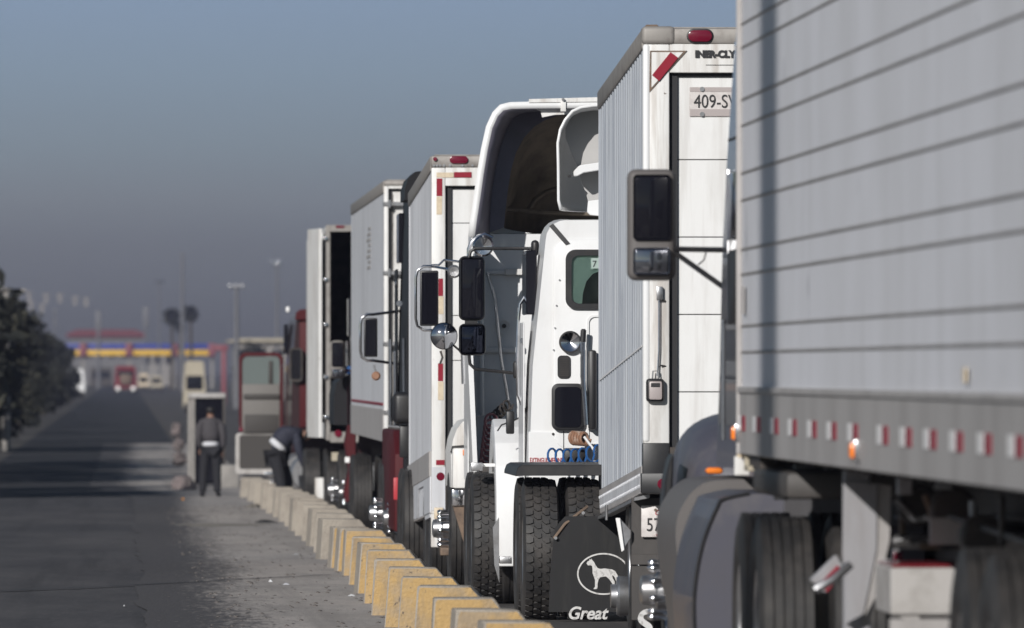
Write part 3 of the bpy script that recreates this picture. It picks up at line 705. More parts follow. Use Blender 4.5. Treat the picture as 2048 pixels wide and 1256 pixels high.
# angle under side rail
WARP = lambda y: sl2*(y-v2)
MB().prism([(u2-.05, zb2-.05), (u2+.05, zb2-.03), (u2+.05, zb2-.005), (u2-.05, zb2-.028)], v2+.2, v2f, 'y').build('rub_rail', 'steel', T2)
rv = MB(); y = v2+.3
while y < v2f-.1:
    for q in (.05, .12): rv.cyl((u2-.014, y, zb2+q), .010, .01, 'x', 6)
    y += .17
rv.box(u2-.013, u2-.010, v2+.25, v2f-.05, zb2+.035, zb2+.135).build('rivet_strip', 'panel_grey', T2)
rv = MB().box(u2-.004, u2-.001, v2+.15, v2f-.05, Zp(690, v2)-.006, Zp(690, v2)+.006); y = v2+.2
while False: rv.cyl((u2-.003, y, Zp(690, v2)-sl2*(y-v2)-0.0), .009, .01, 'x', 6); y += .32
rv.build('rivet_row', 'whitetape', T2)
MB().box(u2+.03, u2+.12, v2+.4, v2f-.4, zt2+.0, zt2+.05, .01, 1).build('roof_edge_strip', 'rust', T2)
WARP = None

# ---- third trailer
v3 = 96.0; u3 = U(863, v3); zb3 = Zp(1028, v3, u3); zt3 = Zp(311, v3, u3); v3f = 103.5
sl3 = (Zp(384, v3f)-zt3)/(v3f-v3)
T3 = trailer('box_trailer', 'trailer with white door and red and cream tape, grey corrugated side, behind the bobtail tractor', u3, v3, v3f, zb3, zt3, slope=sl3, side='corr_grey', rib=(.42, .045), railh=.02, wheels_v=(97.0, 98.3), wheel_g=gz(97)-.05)
d3 = rear_frame(T3, u3, 2.55, v3, zb3, zt3, stile=.122, header=.16, sill=.42, seams=[Zp(y, v3) for y in (446, 631, 721, 860)], cap=.105)
ov = oval(899, 936, 312, 327, v3-.006, parent=T3)
oval(866, 874, 314, 322, v3-.006, parent=T3)
bo = MB()
for px in (868, 874, 880, 888, 900, 925, 945): bo.cyl((U(px, v3), v3-.006, Zp(331, v3)), .011, .014, 'y', 8)
bo.build('bolt_row', 'steel', T3)
def tape(px0, px1, py0, py1, v, mat, t):
    return MB().box(U(px0, v), U(px1, v), v-.004, v-.0005, Zp(py1, v), Zp(py0, v)).build('reflective_tape', mat, t)
for q in [(873, 907, 345, 355, 'cream'), (908, 943, 344, 355, 'redtape')]: tape(*q[:4], v3, q[4], T3)
for q in [(873, 884.5, 357, 392, 'redtape'), (873, 884, 393, 429, 'cream'), (877, 886, 557, 592, 'redtape'), (877, 887, 593, 628, 'cream'), (876, 886, 727, 762, 'redtape'), (876, 887, 763, 800, 'cream'), (872, 889, 920, 930, 'redtape')]: tape(*q[:4], v3, q[4], T3)
MB().cyl((U(881, v3), v3-.004, Zp(953, v3)), .036, .012, 'y', 20).build('round_reflector', 'redlamp', T3)
MB().box(u3-.004, u3+.125, v3-.004, v3+.05, zb3-.29, zb3, .004, 1).build('corner_leg', 'dirty_white', T3)
MB().box(u3+.002, u3+.120, v3-.007, v3-.003, zb3+.03, Zp(934, v3)).build('post_cover', 'panel_grey', T3)
MB().box(U(868, v3), U(886, v3), v3-.05, v3-.01, Zp(1038, v3), Zp(1015, v3), .006).build('lamp_bracket', 'cream', T3)
WARP = lambda y: sl3*(y-v3)
MB().box(u3-.02, u3+.03, v3+.1, v3f, zb3+.33, zb3+.55, .004, 1).build('side_band', 'alu_rail', T3)
MB().prism([(v3+.1, zb3+.33), (v3f, zb3+.33), (v3f, zb3+.02), (v3+4.2, zb3+.02), (v3+3.9, zb3+.28), (v3+2.2, zb3+.28), (v3+1.7, zb3-.03), (v3+.1, zb3-.03)], u3-.012, u3+.02, 'x').build('side_skirt', 'panel_grey', T3)
WARP = None

# ---- fourth trailer (hinged white door)
v4 = 121.0; u4 = U(768, v4); zb4 = Zp(884, v4, u4); zt4 = Zp(361, v4, u4); v4f = 138.3
T4 = trailer('box_trailer', 'grey-sided trailer with hinged white swing door, fourth in the queue', u4, v4, v4f, zb4, zt4, slope=0, side='panel_grey', rib=(.6, .006), railh=.36, wheels_v=(122.3, 123.6), wheel_g=gz(122)-.05)
d4 = rear_frame(T4, u4, 2.55, v4, zb4, zt4, stile=.05, header=.03, sill=.05, seams=[], cap=.06, jamb=.035, door='dirty_white')
for py in (408, 546, 688, 825):
    zc = Zp(py, v4)
    h_ = MB().box(u4-.01, u4+.25, v4-.02, v4+.075, zc-.022, zc+.022, .006, 1).build('hinge', 'steel', T4)
    MB().cyl((u4+.06, v4-.02, zc), .018, .09, 'z', 10).build('hinge_pin', 'steel', h_)
rv = MB().box(U(783, v4), U(787, v4), v4+.070, v4+.0745, zb4+.08, zt4-.15); z = zb4+.1
while z < zt4-.2: rv.cyl((U(785, v4), v4+.07, z), .012, .014, 'y', 6); z += .11
rv.build('rivet_strip', 'cap_grey', T4)
MB().box(u4-.002, u4+.12, v4+.0, v4+.3, zb4-.32, zb4, .004, 1).build('corner_leg', 'dirty_white', T4)
vL = v4+5
lt = MB()
for k, wd in enumerate([.10, .08, .1, .09, .05, .1, .08, .1]): lt.box(u4-.004, u4+.01, v4+6.5, v4+6.5+2.2*(.6+.4*((k*7) % 3)/2), Zp(462+k*11, 129), Zp(462+k*11, 129)+.035)
lt.build('faded_lettering', 'alu_rail', T4)
MB().box(u4-.0065, u4+.01, v4+.4, v4f-.2, zb4+.40, zb4+.43).build('pin_stripe', 'redtape', T4)
f4 = MB().box(u4+.1, u4+.62, v4+2.0, v4+2.02, gz(v4)+.15, gz(v4)+.72, .004, 1).build('mud_flap', 'dirty_white', T4)

# ---- fifth trailer (open doors)
v5 = 155.0; u5 = U(652, v5); zb5 = Zp(878, v5, u5); zt5 = Zp(450, v5, u5); v5f = 171.5
t5 = thing('box_trailer', (u5+1.27, v5, gz(v5)), 'empty trailer with its rear doors folded open and dark inside, fifth in the queue', 'trailer', 'trailers waiting in the queue')
W5 = 2.5; uR5 = u5+W5
MB().box(u5, u5+.05, v5+.1, v5f, zb5, zt5-.02, .006, 1).build('side_wall', 'dirty_white', t5)
MB().box(uR5-.05, uR5, v5+.1, v5f, zb5, zt5-.02, .006, 1).build('side_wall', 'dirty_white', t5)
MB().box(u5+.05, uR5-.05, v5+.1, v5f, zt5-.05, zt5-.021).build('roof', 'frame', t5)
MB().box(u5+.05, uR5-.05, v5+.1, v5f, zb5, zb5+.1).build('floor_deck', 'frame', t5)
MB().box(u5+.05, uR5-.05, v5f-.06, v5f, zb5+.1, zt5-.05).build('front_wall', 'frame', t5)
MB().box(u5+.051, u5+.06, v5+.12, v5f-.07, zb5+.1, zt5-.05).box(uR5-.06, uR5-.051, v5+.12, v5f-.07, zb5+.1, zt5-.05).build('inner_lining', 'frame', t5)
MB().box(u5, u5+.06, v5, v5+.1, zb5-.02, zt5, .006, 1).build('door_post', 'cap_grey', t5)
MB().box(uR5-.06, uR5, v5, v5+.1, zb5-.02, zt5, .006, 1).build('door_post', 'cap_grey', t5)
MB().box(u5+.06, uR5-.06, v5, v5+.1, zt5-.09, zt5).build('header', 'cap_grey', t5)
MB().box(u5+.06, uR5-.06, v5-.01, v5+.1, zb5-.05, zb5+.1, .006, 1).build('sill', 'cap_grey', t5)
MB().cyl((U(676, v5), v5-.02, Zp(867, v5)), .05, .03, 'y', 16).build('tail_lamp', 'redlamp', t5)
MB().box(U(672, v5), U(688, v5), v5-.012, v5, Zp(456, v5), Zp(451, v5)).build('marker_lamp', 'redlamp', t5)
# door leaf folded back along the side, standing off it
dl5 = MB().prism([(u5-.10, v5-.02), (u5-.06, v5-.02), (u5-.20, v5+1.15), (u5-.24, v5+1.15)], zb5+.02, zt5-.05, 'z').build('swing_door', 'dirty_white', t5)
vq = v5+1.2
MB().box(U(617, vq), U(646, vq)+.0, vq, vq+.03, Zp(845, vq), Zp(466, vq), .004, 1).build('swing_door', 'white', t5)
MB().box(U(621, vq), U(641, vq), vq-.006, vq, Zp(838, vq), Zp(772, vq)).build('kick_plate', 'panel_grey', t5)
MB().box(U(646, vq), U(654, vq), vq, vq+.04, Zp(845, vq), Zp(466, vq)).build('door_edge', 'gap', t5)
for py in (478, 560, 650, 755, 835):
    MB().box(u5-.03, u5+.03, v5-.03, v5+.01, Zp(py+4, v5), Zp(py-4, v5), .008).build('hinge', 'chrome', t5)
for wv in (156.6, 157.9): duals(t5, u5+.02, wv, 2.5, g=gz(156)-.05)
MB().box(u5+.75, u5+.87, v5+.3, v5f-.4, zb5-.3, zb5).box(uR5-.87, uR5-.75, v5+.3, v5f-.4, zb5-.3, zb5).build('chassis_rail', 'frame', t5)
MB().box(u5-.12, u5-.0, v5+2, v5+2.02, gz(v5)+.12, gz(v5)+.62).build('mud_flap', 'dirty_white', t5)
MB().box(U(664, v5), U(694, v5), v5+.3, v5+.4, Zp(922, v5), Zp(905, v5)).build('bumper_bar', 'beige', t5)

# ------------------------------------------------------------------ tractors
def csec(uL, uR, zb, zt, tum, rc, v, n=5):
    """closed rounded cross-section of a cab at depth v"""
    pts = [(uL, v, zb)]
    zl = zt-rc
    pts.append((uL+tum*.25, v, zb+(zl-zb)*.5)); pts.append((uL+tum, v, zl))
    for k in range(1, n+1):
        t = pi/2*k/n; pts.append((uL+tum+rc*(1-cos(t)), v, zl+rc*sin(t)))
    for k in range(0, n+1):
        t = pi/2*k/n; pts.append((uR-tum-rc*(1-sin(t)), v, zl+rc*cos(t)))
    pts.append((uR-tum*.25, v, zb+(zl-zb)*.5)); pts.append((uR, v, zb))
    return pts
def fender(t, uo, ui, vs, g, mat, rear_low=.35, R1=.80, back=.92, name='fender'):
    zc = g+.52; pts = [(vs-back, g+rear_low), (vs-back+.01, zc+.25)]
    for k in range(0, 11):
        a = pi*(1-.12-k*.086); pts.append((vs+R1*1.08*cos(a), zc+R1*sin(a)))
    pts += [(vs+.95, zc+.15), (vs+.95, zc-.2), (vs+.72, zc-.2)]
    for k in range(0, 11):
        a = pi*k/10*1.0; pts.append((vs+.62*cos(a), zc+.62*sin(a)))
    pts.append((vs-.62, g+rear_low))
    return MB().prism(pts, min(uo, ui), max(uo, ui), 'x', .035, 3).build(name, mat, t)
def tractor(name, label, uL, W, vw, vc, vb, zroof, mats, g, drive=(), style='rib', steer_v=None, rc=.14, tum=.12, fend=True, floor=.95, lugs=True, u_drive=None, hoodz=.55, rear_low=.35, cat='truck tractor', doors=True, ws=None):
    uR = uL+W; um = (uL+uR)/2
    t = thing(name, (um, vw, g), label, cat, 'tractors pulling the queue')
    zb = g+floor; ws = zroof-.75 if ws is None else ws
    m = MB().loft([csec(uL, uR, zb, zroof, tum, rc, vw), csec(uL, uR, zb, zroof+.02, tum, rc, vw+.5*(vc-vw)), csec(uL, uR, zb, zroof, tum, rc, vc-.75),
                   csec(uL+.05, uR-.05, zb, (zroof+ws)/2, tum*.6, rc, vc-.3), csec(uL+.12, uR-.12, zb, ws, tum*.3, rc*.7, vc)])
    body = m.build('cab', mats['cab'], t)
    # hood
    zh = ws-.08
    MB().loft([csec(uL+.12, uR-.12, g+.55, zh, .18, .22, vc-.05), csec(uL+.25, uR-.25, g+.55, zh-.12, .2, .25, (vc+vb)/2), csec(uL+.35, uR-.35, g+.6, zh-.28, .2, .28, vb-.15), csec(uL+.42, uR-.42, g+.7, zh-.45, .15, .2, vb)]).build('hood', mats['hood'], t)
    MB().box(uL-.05, uR+.05, vb-.12, vb+.12, g+.35, g+.75, .05, 3).build('front_bumper', mats.get('bumper', 'chrome'), t)
    if steer_v is None: steer_v = vb-.95
    if fend:
        fender(t, uL-.13, uL+.34, steer_v, g, mats['fender'], rear_low)
        fender(t, uR+.13, uR-.34, steer_v, g, mats['fender'], rear_low)
    wheel(t, uL-.10, steer_v, g+.52, 'rib', steer=True, lugs=lugs); wheel(t, uR+.10, steer_v, g+.52, 'rib', steer=True, left=False)
    MB().cyl((um, steer_v, g+.5), .06, W-.3, 'x', 12).build('axle', 'frame', t)
    r0 = min(list(drive)+[vw])-.9
    MB().box(um-.47, um-.38, r0, vb-.2, g+.72, g+.98).box(um+.38, um+.47, r0, vb-.2, g+.72, g+.98).build('chassis_rail', 'frame', t)
    MB().cyl((um, sum(drive)/max(len(drive), 1), g+1.02), .42, .10, 'z', 24, .03).build('fifth_wheel', 'frame', t)
    ud = uL-.02 if u_drive is None else u_drive
    for dv in drive: duals(t, ud, dv, (um-ud)*2, style, g=g)
    # tanks and steps
    for s_, a in ((-1, uL), (1, uR)):
        c = a-s_*.28
        tk = MB().cyl((c, vw+.85, g+.62), .29, 1.25, 'y', 28, .04).build('fuel_tank', 'steel', t)
        MB().box(min(a, a-s_*.25), max(a, a-s_*.25), vw+1.5, vw+1.85, g+.36, g+.41, .01, 1).box(min(a, a-s_*.2), max(a, a-s_*.2), vw+1.5, vw+1.85, g+.68, g+.72, .01, 1).build('step', 'steel', t)
    # windscreen and doors
    MB().prism([(vc-.70, zroof-.12), (vc-.25, ws+.30), (vc-.02, ws+.02), (vc-.10, ws+.04), (vc-.72, zroof-.2)], uL+.25, uR-.25, 'x').build('windscreen', 'dglass', t)
    dz0 = g+floor+.05
    for s_, a in ((-1, uL), (1, uR)) if doors else ():
        d0, d1 = vc-1.35, vc-.35
        e = a+s_*.004
        dr = MB().box(min(e, e+s_*.012)+0, max(e, e+s_*.012), d0, d1, dz0, ws-.02, .006, 1).build('door', mats['cab'], t)
        MB().box(min(e-s_*(.03+tum*.5), e-s_*tum*.1), max(e-s_*(.03+tum*.5), e-s_*tum*.1), d0+.08, d1-.04, ws+.04, zroof-.22, .01, 1).build('side_window', 'dglass', dr)
        MB().box(min(e, e+s_*.03), max(e, e+s_*.03), d0+.06, d0+.2, ws-.18, ws-.14, .006, 1).build('handle', 'chrome', dr)
    return t
def arm(pts, r, mat, parent, name='mirror_arm'):
    return MB().tube(pts, r, 8).build(name, mat, parent)
def mirror_box(t, px0, px1, py0, py1, v, frame='black', glass='dglass', bev=.04, inset=5, depth=.09, split=None):
    a, b = U(px0, v), U(px1, v); z0, z1 = Zp(py1, v), Zp(py0, v)
    m = MB().box(a, b, v, v+depth, z0, z1, bev, 4).build('mirror', frame, t)
    k = inset*v/F
    MB().box(a+k, b-k, v-.006, v+.004, (z0 if split is None else Zp(split, v))+k, z1-k, min(bev*.7, .02), 3).build('mirror_glass', glass, m)
    if split is not None:
        MB().box(a+k, b-k, v-.010, v+.004, z0+k, Zp(split, v)-k*.3, min(bev*.7, .02), 3).build('convex_glass', 'chrome_dark', m)
    return m
M['chrome_dark'] = mk('convex mirror glass', (.35, .36, .40), .08, 1)
def west_mirror(t, px0, px1, py0, py1, v, top_arm, bot_arm, r=.014):
    a, b = U(px0, v), U(px1, v); z0, z1 = Zp(py1, v), Zp(py0, v)
    m = MB().box(a, b, v, v+.05, z0, z1, .012, 2).build('mirror', 'black', t)
    MB().box(a+.012, b-.012, v-.006, v+.003, z0+.015, z1-.015, .004, 1).build('mirror_glass', 'dglass', m)
    k = .035; um = (a+b)/2
    pts = [(um+.02, v, z1+k), (a+.03, v, z1+k), (a-k*.6, v, z1+.0), (a-k, v, z1-.06), (a-k, v, z0+.06), (a-k*.6, v, z0+.0), (a+.03, v, z0-k), (um+.02, v, z0-k)]
    MB().tube([top_arm]+pts+[bot_arm], r, 8).build('mirror_frame', 'chrome', m)
    return m

# ---- tractor 1: dark grey sleeper pulling the nearest trailer
gA = 0.0-.03
T = tractor('truck_tractor', 'dark grey sleeper tractor pulling the nearest trailer, blurred fender and mirror', 3.12, 2.40, 52.0, 56.1, 59.9, H+2.75, {'cab': 'grey_paint', 'hood': 'bluegrey', 'fender': 'bluegrey', 'bumper': 'steel'}, gA, drive=(48.4, 49.75), style='rib', steer_v=58.2, tum=.22, rc=.25, u_drive=2.77, fend=False, lugs=False, doors=False, ws=H+1.0)
TR1 = T
fv = 58.2
# big fender dome: lofted
uf = U(1337, fv)
def fsec(v, z, u0, u1_, rc=.25):
    return [(u0, v, gA+.75), (u0, v, z-rc), (u0+rc*.3, v, z-rc*.35), (u0+rc, v, z), (u1_, v, z+.05), (u1_, v, gA+.75)]
ztop = Zp(822, fv)
MB().loft([fsec(56.75, ztop-.22, U(1385, 56.8), 3.6), fsec(57.1, ztop-.06, U(1360, 57.1), 3.6), fsec(57.5, ztop+.0, U(1347, 57.5), 3.6), fsec(58.2, ztop+.02, uf, 3.6), fsec(58.9, ztop-.12, uf+.03, 3.6, .2), fsec(59.3, ztop-.4, uf+.08, 3.6, .12)]).build('fender', 'bluegrey', T).modifiers.new('s', 'SUBSURF').render_levels = 2
# black fender flare
MB().prism([(U(1352, 56.7), Zp(905, 57)), (U(1348, 56.7), Zp(1000, 57)), (U(1327, 56.7), Zp(1062, 57)), (U(1334, 56.7), Zp(960, 57)), (U(1343, 56.7), Zp(920, 57))], 56.9, 57.3, 'y', .01, 1).build('mud_guard', 'black', T)
MB().prism([(U(1327, 56.7), Zp(1075, 57)), (U(1352, 56.7), Zp(1075, 57)), (U(1345, 56.7), Zp(1150, 57)), (U(1333, 56.7), Zp(1150, 57))], 56.95, 57.2, 'y', .01, 1).build('mud_guard', 'black', T)
MB().box(U(1410, 55.9), U(1446, 55.9), 55.85, 55.95, Zp(948, 56), Zp(934, 56), .02).build('side_lamp', 'amber', T)
# side fairings below the cab: cross-section bulging outwards
def crom(p, n=5):
    out = []
    for i in range(len(p)-1):
        a, b, c, d = p[max(i-1, 0)], p[i], p[i+1], p[min(i+2, len(p)-1)]
        for k in range(n):
            t = k/n
            out.append(tuple(.5*((2*b[j])+(-a[j]+c[j])*t+(2*a[j]-5*b[j]+4*c[j]-d[j])*t*t+(-a[j]+3*b[j]-3*c[j]+d[j])*t**3) for j in (0, 1)))
    return out+[p[-1]]
def fair(v0, v1, prof, mat, nm, bev=.02):
    prof = crom(prof)
    return MB().loft([[(U(px, v0), v0, Zp(py, v0)) for px, py in prof]+[(3.8, v0, Zp(prof[-1][1], v0)), (3.8, v0, Zp(prof[0][1], v0))],
                      [(U(px, v0)+.0, v1, Zp(py, v0)) for px, py in prof]+[(3.8, v1, Zp(prof[-1][1], v0)), (3.8, v1, Zp(prof[0][1], v0))]]).build(nm, mat, T)
fair(54.6, 56.6, [(1500, 958), (1425, 962), (1395, 975), (1372, 1000), (1352, 1050), (1358, 1150), (1372, 1230), (1378, 1275)], 'grey_tank', 'side_fairing')
fair(52.2, 54.3, [(1500, 988), (1448, 1000), (1436, 1015), (1413, 1070), (1398, 1130), (1390, 1200), (1392, 1275)], 'bluegrey', 'tank_fairing')
MB().tube([(U(a_, 52.2)-.004, 52.19, Zp(b_, 52.2)) for a_, b_ in crom([(1500, 986), (1448, 998), (1435, 1015), (1412, 1070), (1397, 1130), (1389, 1200), (1391, 1275)])], .007, 6).build('edge_seal', 'black', T)
MB().cyl((U(1400, 54.55), 54.56, Zp(1064, 54.5)), .045, .03, 'y', 20, .008).build('fuel_cap', 'grey_paint', T)
MB().cyl((U(1440, 52.2)+.17, 53.1, gA+.45), .26, 1.3, 'y', 28, .05).build('air_cylinder', 'bluegrey', T)
# extra hub with tall lug covers on the steer wheel
w_ = wheel(T, U(1342, 58.2)-.035, 58.2, gA+.52, 'rib', steer=True, lugs=True)
w_['label'] = 'front wheel with tall shiny lug covers'
# sleeper side windows, trims (seen edge on)
v_a, v_b = 53.0, 55.8
sp_ = crom([(1500, -300), (1473, 0), (1453, 272), (1441, 500), (1435, 750), (1428, 930)], 4)
vq_ = 56.2
so_ = [(U(a_, vq_), Zp(b_, vq_)) for a_, b_ in sp_]
MB().loft([[(p+dx, v_, q) for p, q in so_]+[(p+.14, v_, q) for p, q in so_[::-1]] for v_, dx in ((52.3, 0), (56.0, 0), (56.17, .02), (56.2, .06))]).build('sleeper_side', 'grey_paint', T)
us = U(1441, vq_)
MB().box(us-.012, us+.01, 54.55, 55.4, Zp(480, 55), Zp(345, 55), .006, 2).build('side_window', 'dglass', T)
MB().box(us-.009, us+.01, 55.42, 55.45, Zp(905, 55), Zp(335, 55), .006, 2).build('chrome_strip', 'steel', T)
MB().box(us-.016, us+.01, 54.6, 55.3, Zp(650, 55), Zp(500, 55), .02, 2).build('vent_panel', 'black', T)
MB().tube([(us-.05, 55.0, Zp(880, 55)), (us-.05, 55.0, Zp(640, 55))], .012, 8).build('grab_handle', 'chrome', T)
MB().box(us-.012, us+.02, 54.4, 55.3, Zp(910, 55), Zp(870, 55), .01).build('sill_plate', 'bluegrey', T)
MB().box(U(1453, vq_)-.004, U(1453, vq_)+.02, 52.5, 56.0, Zp(272, 55)-.006, Zp(272, 55)+.006).build('panel_seam', 'black', T)
MB().box(U(1466, vq_)-.008, U(1466, vq_)+.02, 54.2, 55.2, Zp(66, 55), Zp(-40, 55), .004, 1).build('sleeper_window', 'dglass', T)
MB().box(U(1458, vq_)-.006, U(1458, vq_)+.02, 54.0, 55.6, Zp(88, 55), Zp(76, 55), .004, 1).build('trim_line', 'chrome', T)
# quarter fender and light bar over drives
MB().box(2.88, 3.55, 47.9, 50.4, gA+1.12, gA+1.24, .03).build('quarter_fender', 'flapgrey', T)
MB().box(3.0, 3.06, 50.7, 50.8, Zp(1000, 50.8), Zp(945, 50.8)).build('bracket', 'black', T)
# mirror
mv = 56.6
m_ = mirror_box(T, 1255, 1352, 338, 561, mv, 'grey_tank', 'dglass', .045, 11, .12, split=492)
arm([P(1345, 498, mv+.04), P(1462, 500, mv-.5)], .014, 'black', T)
arm([P(1345, 502, mv+.04), P(1462, 585, mv-.5)], .014, 'black', T)
arm([P(1413, 502, mv+.07), P(1408, 520, mv+.07), P(1396, 530, mv+.07)], .004, 'black', T, 'cable')

# ---- tractor A: white day cab pulling the second trailer
gB = -.17
vA = 83.0
zrA = Zp(440, vA)
A = tractor('truck_tractor', 'white day-cab tractor with rear window and round work lamp, pulling the plated trailer', U(1057, vA), 2.1, vA, 85.0, 87.0, zrA, {'cab': 'white', 'hood': 'white', 'fender': 'white', 'bumper': 'white'}, gB, drive=(79.4, 80.75), style='lug', steer_v=86.3, tum=.13, rc=.15, u_drive=U(1035, 79.9)+.01, fend=False, lugs=False, floor=.92)
fender(A, U(992, 85.6), U(1060, 85.6), 86.45, gB, 'white', .30, R1=.93, back=.95)
# back wall panel, raised surround
va = vA-.001
def rrect(px0, px1, py0, py1, v, r, n=5):
    a, b = U(px0, v), U(px1, v); z0, z1 = Zp(py1, v), Zp(py0, v); pts = []
    for (cx, cz, s0) in ((b-r, z1-r, 0), (a+r, z1-r, pi/2), (a+r, z0+r, pi), (b-r, z0+r, 3*pi/2)):
        for k in range(n+1):
            t = s0+pi/2*k/n; pts.append((cx+r*cos(t), cz+r*sin(t)))
    return pts
def ring(mb, outer, inner, v0, v1):
    n = len(outer)
    b = bmesh.new()
    o0 = [b.verts.new((p[0], v0, p[1])) for p in outer]; i0 = [b.verts.new((p[0], v0, p[1])) for p in inner]
    o1 = [b.verts.new((p[0], v1, p[1])) for p in outer]; i1 = [b.verts.new((p[0], v1, p[1])) for p in inner]
    for k in range(n):
        j = (k+1) % n
        b.faces.new((o0[k], o0[j], i0[j], i0[k])); b.faces.new((o0[k], o1[k], o1[j], o0[j])); b.faces.new((i0[k], i0[j], i1[j], i1[k])); b.faces.new((o1[k], i1[k], i1[j], o1[j]))
    bmesh.ops.recalc_face_normals(b, faces=b.faces[:]); mb._merge(b); return mb
MB().prism(rrect(1107, 1500, 478, 900, va, .12), va-.025, va+.01, 'y', .012, 3).build('back_panel', 'white', A)
vb_ = va-.026
# window: rubber frame, recess with seat back, glass
cv = MB().prism(rrect(1139, 1280, 507, 611, vb_, .06), vb_-.004, vb_+.001, 'y').build('window_recess', 'cavity', A)
MB().loft([[(U(1164, vb_)+x*.27, vb_-.006, Zp(611, vb_)+z*.26) for x, z in ((0, 0), (.02, .35), (.12, .7), (.3, .92), (.5, 1), (1.2, 1), (1.2, 0))], [(U(1164, vb_)+x*.27, vb_-.0045, Zp(611, vb_)+z*.26) for x, z in ((0, 0), (.02, .35), (.12, .7), (.3, .92), (.5, 1), (1.2, 1), (1.2, 0))]]).build('seat_back', 'black', A)
fr = ring(MB(), rrect(1131, 1290, 499, 618, vb_, .075), rrect(1143, 1282, 511, 607, vb_, .055), vb_-.03, vb_+.002).build('window_frame', 'black', A)
gl = bpy.data.materials.new('window glass'); gl.use_nodes = True
pb = gl.node_tree.nodes['Principled BSDF']; pb.inputs['Transmission Weight'].default_value = 1; pb.inputs['Roughness'].default_value = 0; pb.inputs['Base Color'].default_value = (.85, .95, .9, 1); pb.inputs['IOR'].default_value = 1.1
M['glass'] = gl
MB().prism(rrect(1142, 1283, 510, 608, vb_, .055), vb_-.018, vb_-.012, 'y').build('window_pane', 'glass', A)
st = MB().box(U(1182, vb_), U(1215, vb_), vb_-.021, vb_-.019, Zp(537, vb_), Zp(516, vb_)).build('sticker', 'cavity', A)
text_mb('7', .07, (U(1184, vb_), vb_-.024, Zp(534, vb_)), thick=.002).build('sticker_digit', 'inkblack', st)
# round lamp
lc = (U(1140, vb_), vb_, Zp(684, vb_))
lp = MB().lathe([(0, .080), (-.03, .082), (-.04, .074), (-.036, .068), (-.018, .0)], lc, 'y', 32, cap=False).build('work_lamp', 'chrome', A)
ring(MB(), [(lc[0]+.084*cos(2*pi*k/32), lc[2]+.084*sin(2*pi*k/32)) for k in range(32)], [(lc[0]+.072*cos(2*pi*k/32), lc[2]+.072*sin(2*pi*k/32)) for k in range(32)], vb_-.046, vb_).build('lamp_bezel', 'black', lp)
vn = MB().prism(rrect(1115, 1141, 711, 757, vb_, .03), vb_-.012, vb_, 'y', .003, 1).build('vent', 'black', A)
sl = MB()
for k in range(9): z = Zp(717+k*4.3, vb_); sl.box(U(1119, vb_), U(1137, vb_), vb_-.018, vb_-.011, z-.004, z+.003)
sl.build('louvre', 'frame', vn)
bx = MB().prism(rrect(1103, 1168, 767, 861, vb_, .05), vb_-.05, vb_, 'y', .012, 3).build('access_hatch', 'black', A)
MB().prism(rrect(1109, 1162, 774, 855, vb_, .035), vb_-.054, vb_-.049, 'y', .003, 1).build('hatch_panel', 'dglass', bx)
# raised right-hand section outline
ring(MB(), rrect(1174, 1400, 630, 890, vb_, .05), rrect(1178, 1396, 634, 886, vb_, .045), vb_-.012, vb_+.002).build('panel_bead', 'white', A)
# grab tube / exhaust
MB().tube([P(1166, 680, vb_-.10), P(1166, 760, vb_-.10), P(1172, 850, vb_-.10)], .020, 10).build('grab_tube', 'chrome', A)
MB().tube([P(1163, 662, vb_-.10), P(1171, 662, vb_-.10)], .016, 8).tube([P(1167, 660, vb_-.10), P(1166, 684, vb_-.10)], .022, 8).build('tube_clamp', 'black', A)
MB().box(U(1176, vb_), U(1192, vb_), vb_-.12, vb_-.02, Zp(860, vb_), Zp(700, vb_), .02).build('stack_shield', 'black', A)
# lower skirt with lettering
MB().box(U(1057, va), U(1057, va)+2.1, va-.02, va+.3, Zp(932, va), Zp(863, va), .008, 1).build('lower_panel', 'white', A)
text_mb('EXTINGUISHER INSIDE', .052, (U(1059, va), va-.024, Zp(925, va)), thick=.003, sxs=.56, bold=.0006).build('lettering', 'inkred', A)
MB().cyl((U(1106, va), va-.024, Zp(868, va)), .010, .01, 'y', 10).build('drain_plug', 'frame', A)
MB().box(U(1127, va)-.003, U(1127, va)+.003, va-.028, va-.02, Zp(906, va), Zp(862, va)).build('panel_joint', 'gap', A)
for (px, py) in ((1113, 611), (1110, 656), (1119, 560), (1107, 700)): MB().cyl((U(px, vb_), vb_-.004, Zp(py, vb_)), .007, .008, 'y', 8).build('screw', 'steel', A)
# air hoses (coils)
def coil(p0, p1, r, turns, rt, mat, name, t, sag=.0):
    p0, p1 = Vector(p0), Vector(p1); pts = []; N = int(turns*14)
    for i in range(N+1):
        f = i/N; c = p0.lerp(p1, f); c.z -= sag*4*f*(1-f); a = 2*pi*turns*f
        pts.append((c.x+r*.75*cos(a), c.y+r*cos(a)*.7, c.z+r*sin(a)))
    return MB().tube(pts, rt, 6).build(name, mat, t)
coil(P(1100, 913, va-.3), P(1200, 905, va-.3), .062, 6.5, .0085, 'bluecoil', 'air_hose', A, .02)
coil(P(1145, 876, va-.25), P(1172, 878, va-.25), .045, 5, .012, 'copper', 'cable_bundle', A)
MB().tube([P(1168, 873, va-.3), P(1192, 905, va-.3)], .010, 6).build('gladhand_rod', 'whitetape', A)
MB().box(U(1128, va), U(1170, va), va-.15, va-.03, Zp(930, va), Zp(896, va), .01).build('battery_box', 'black', A)
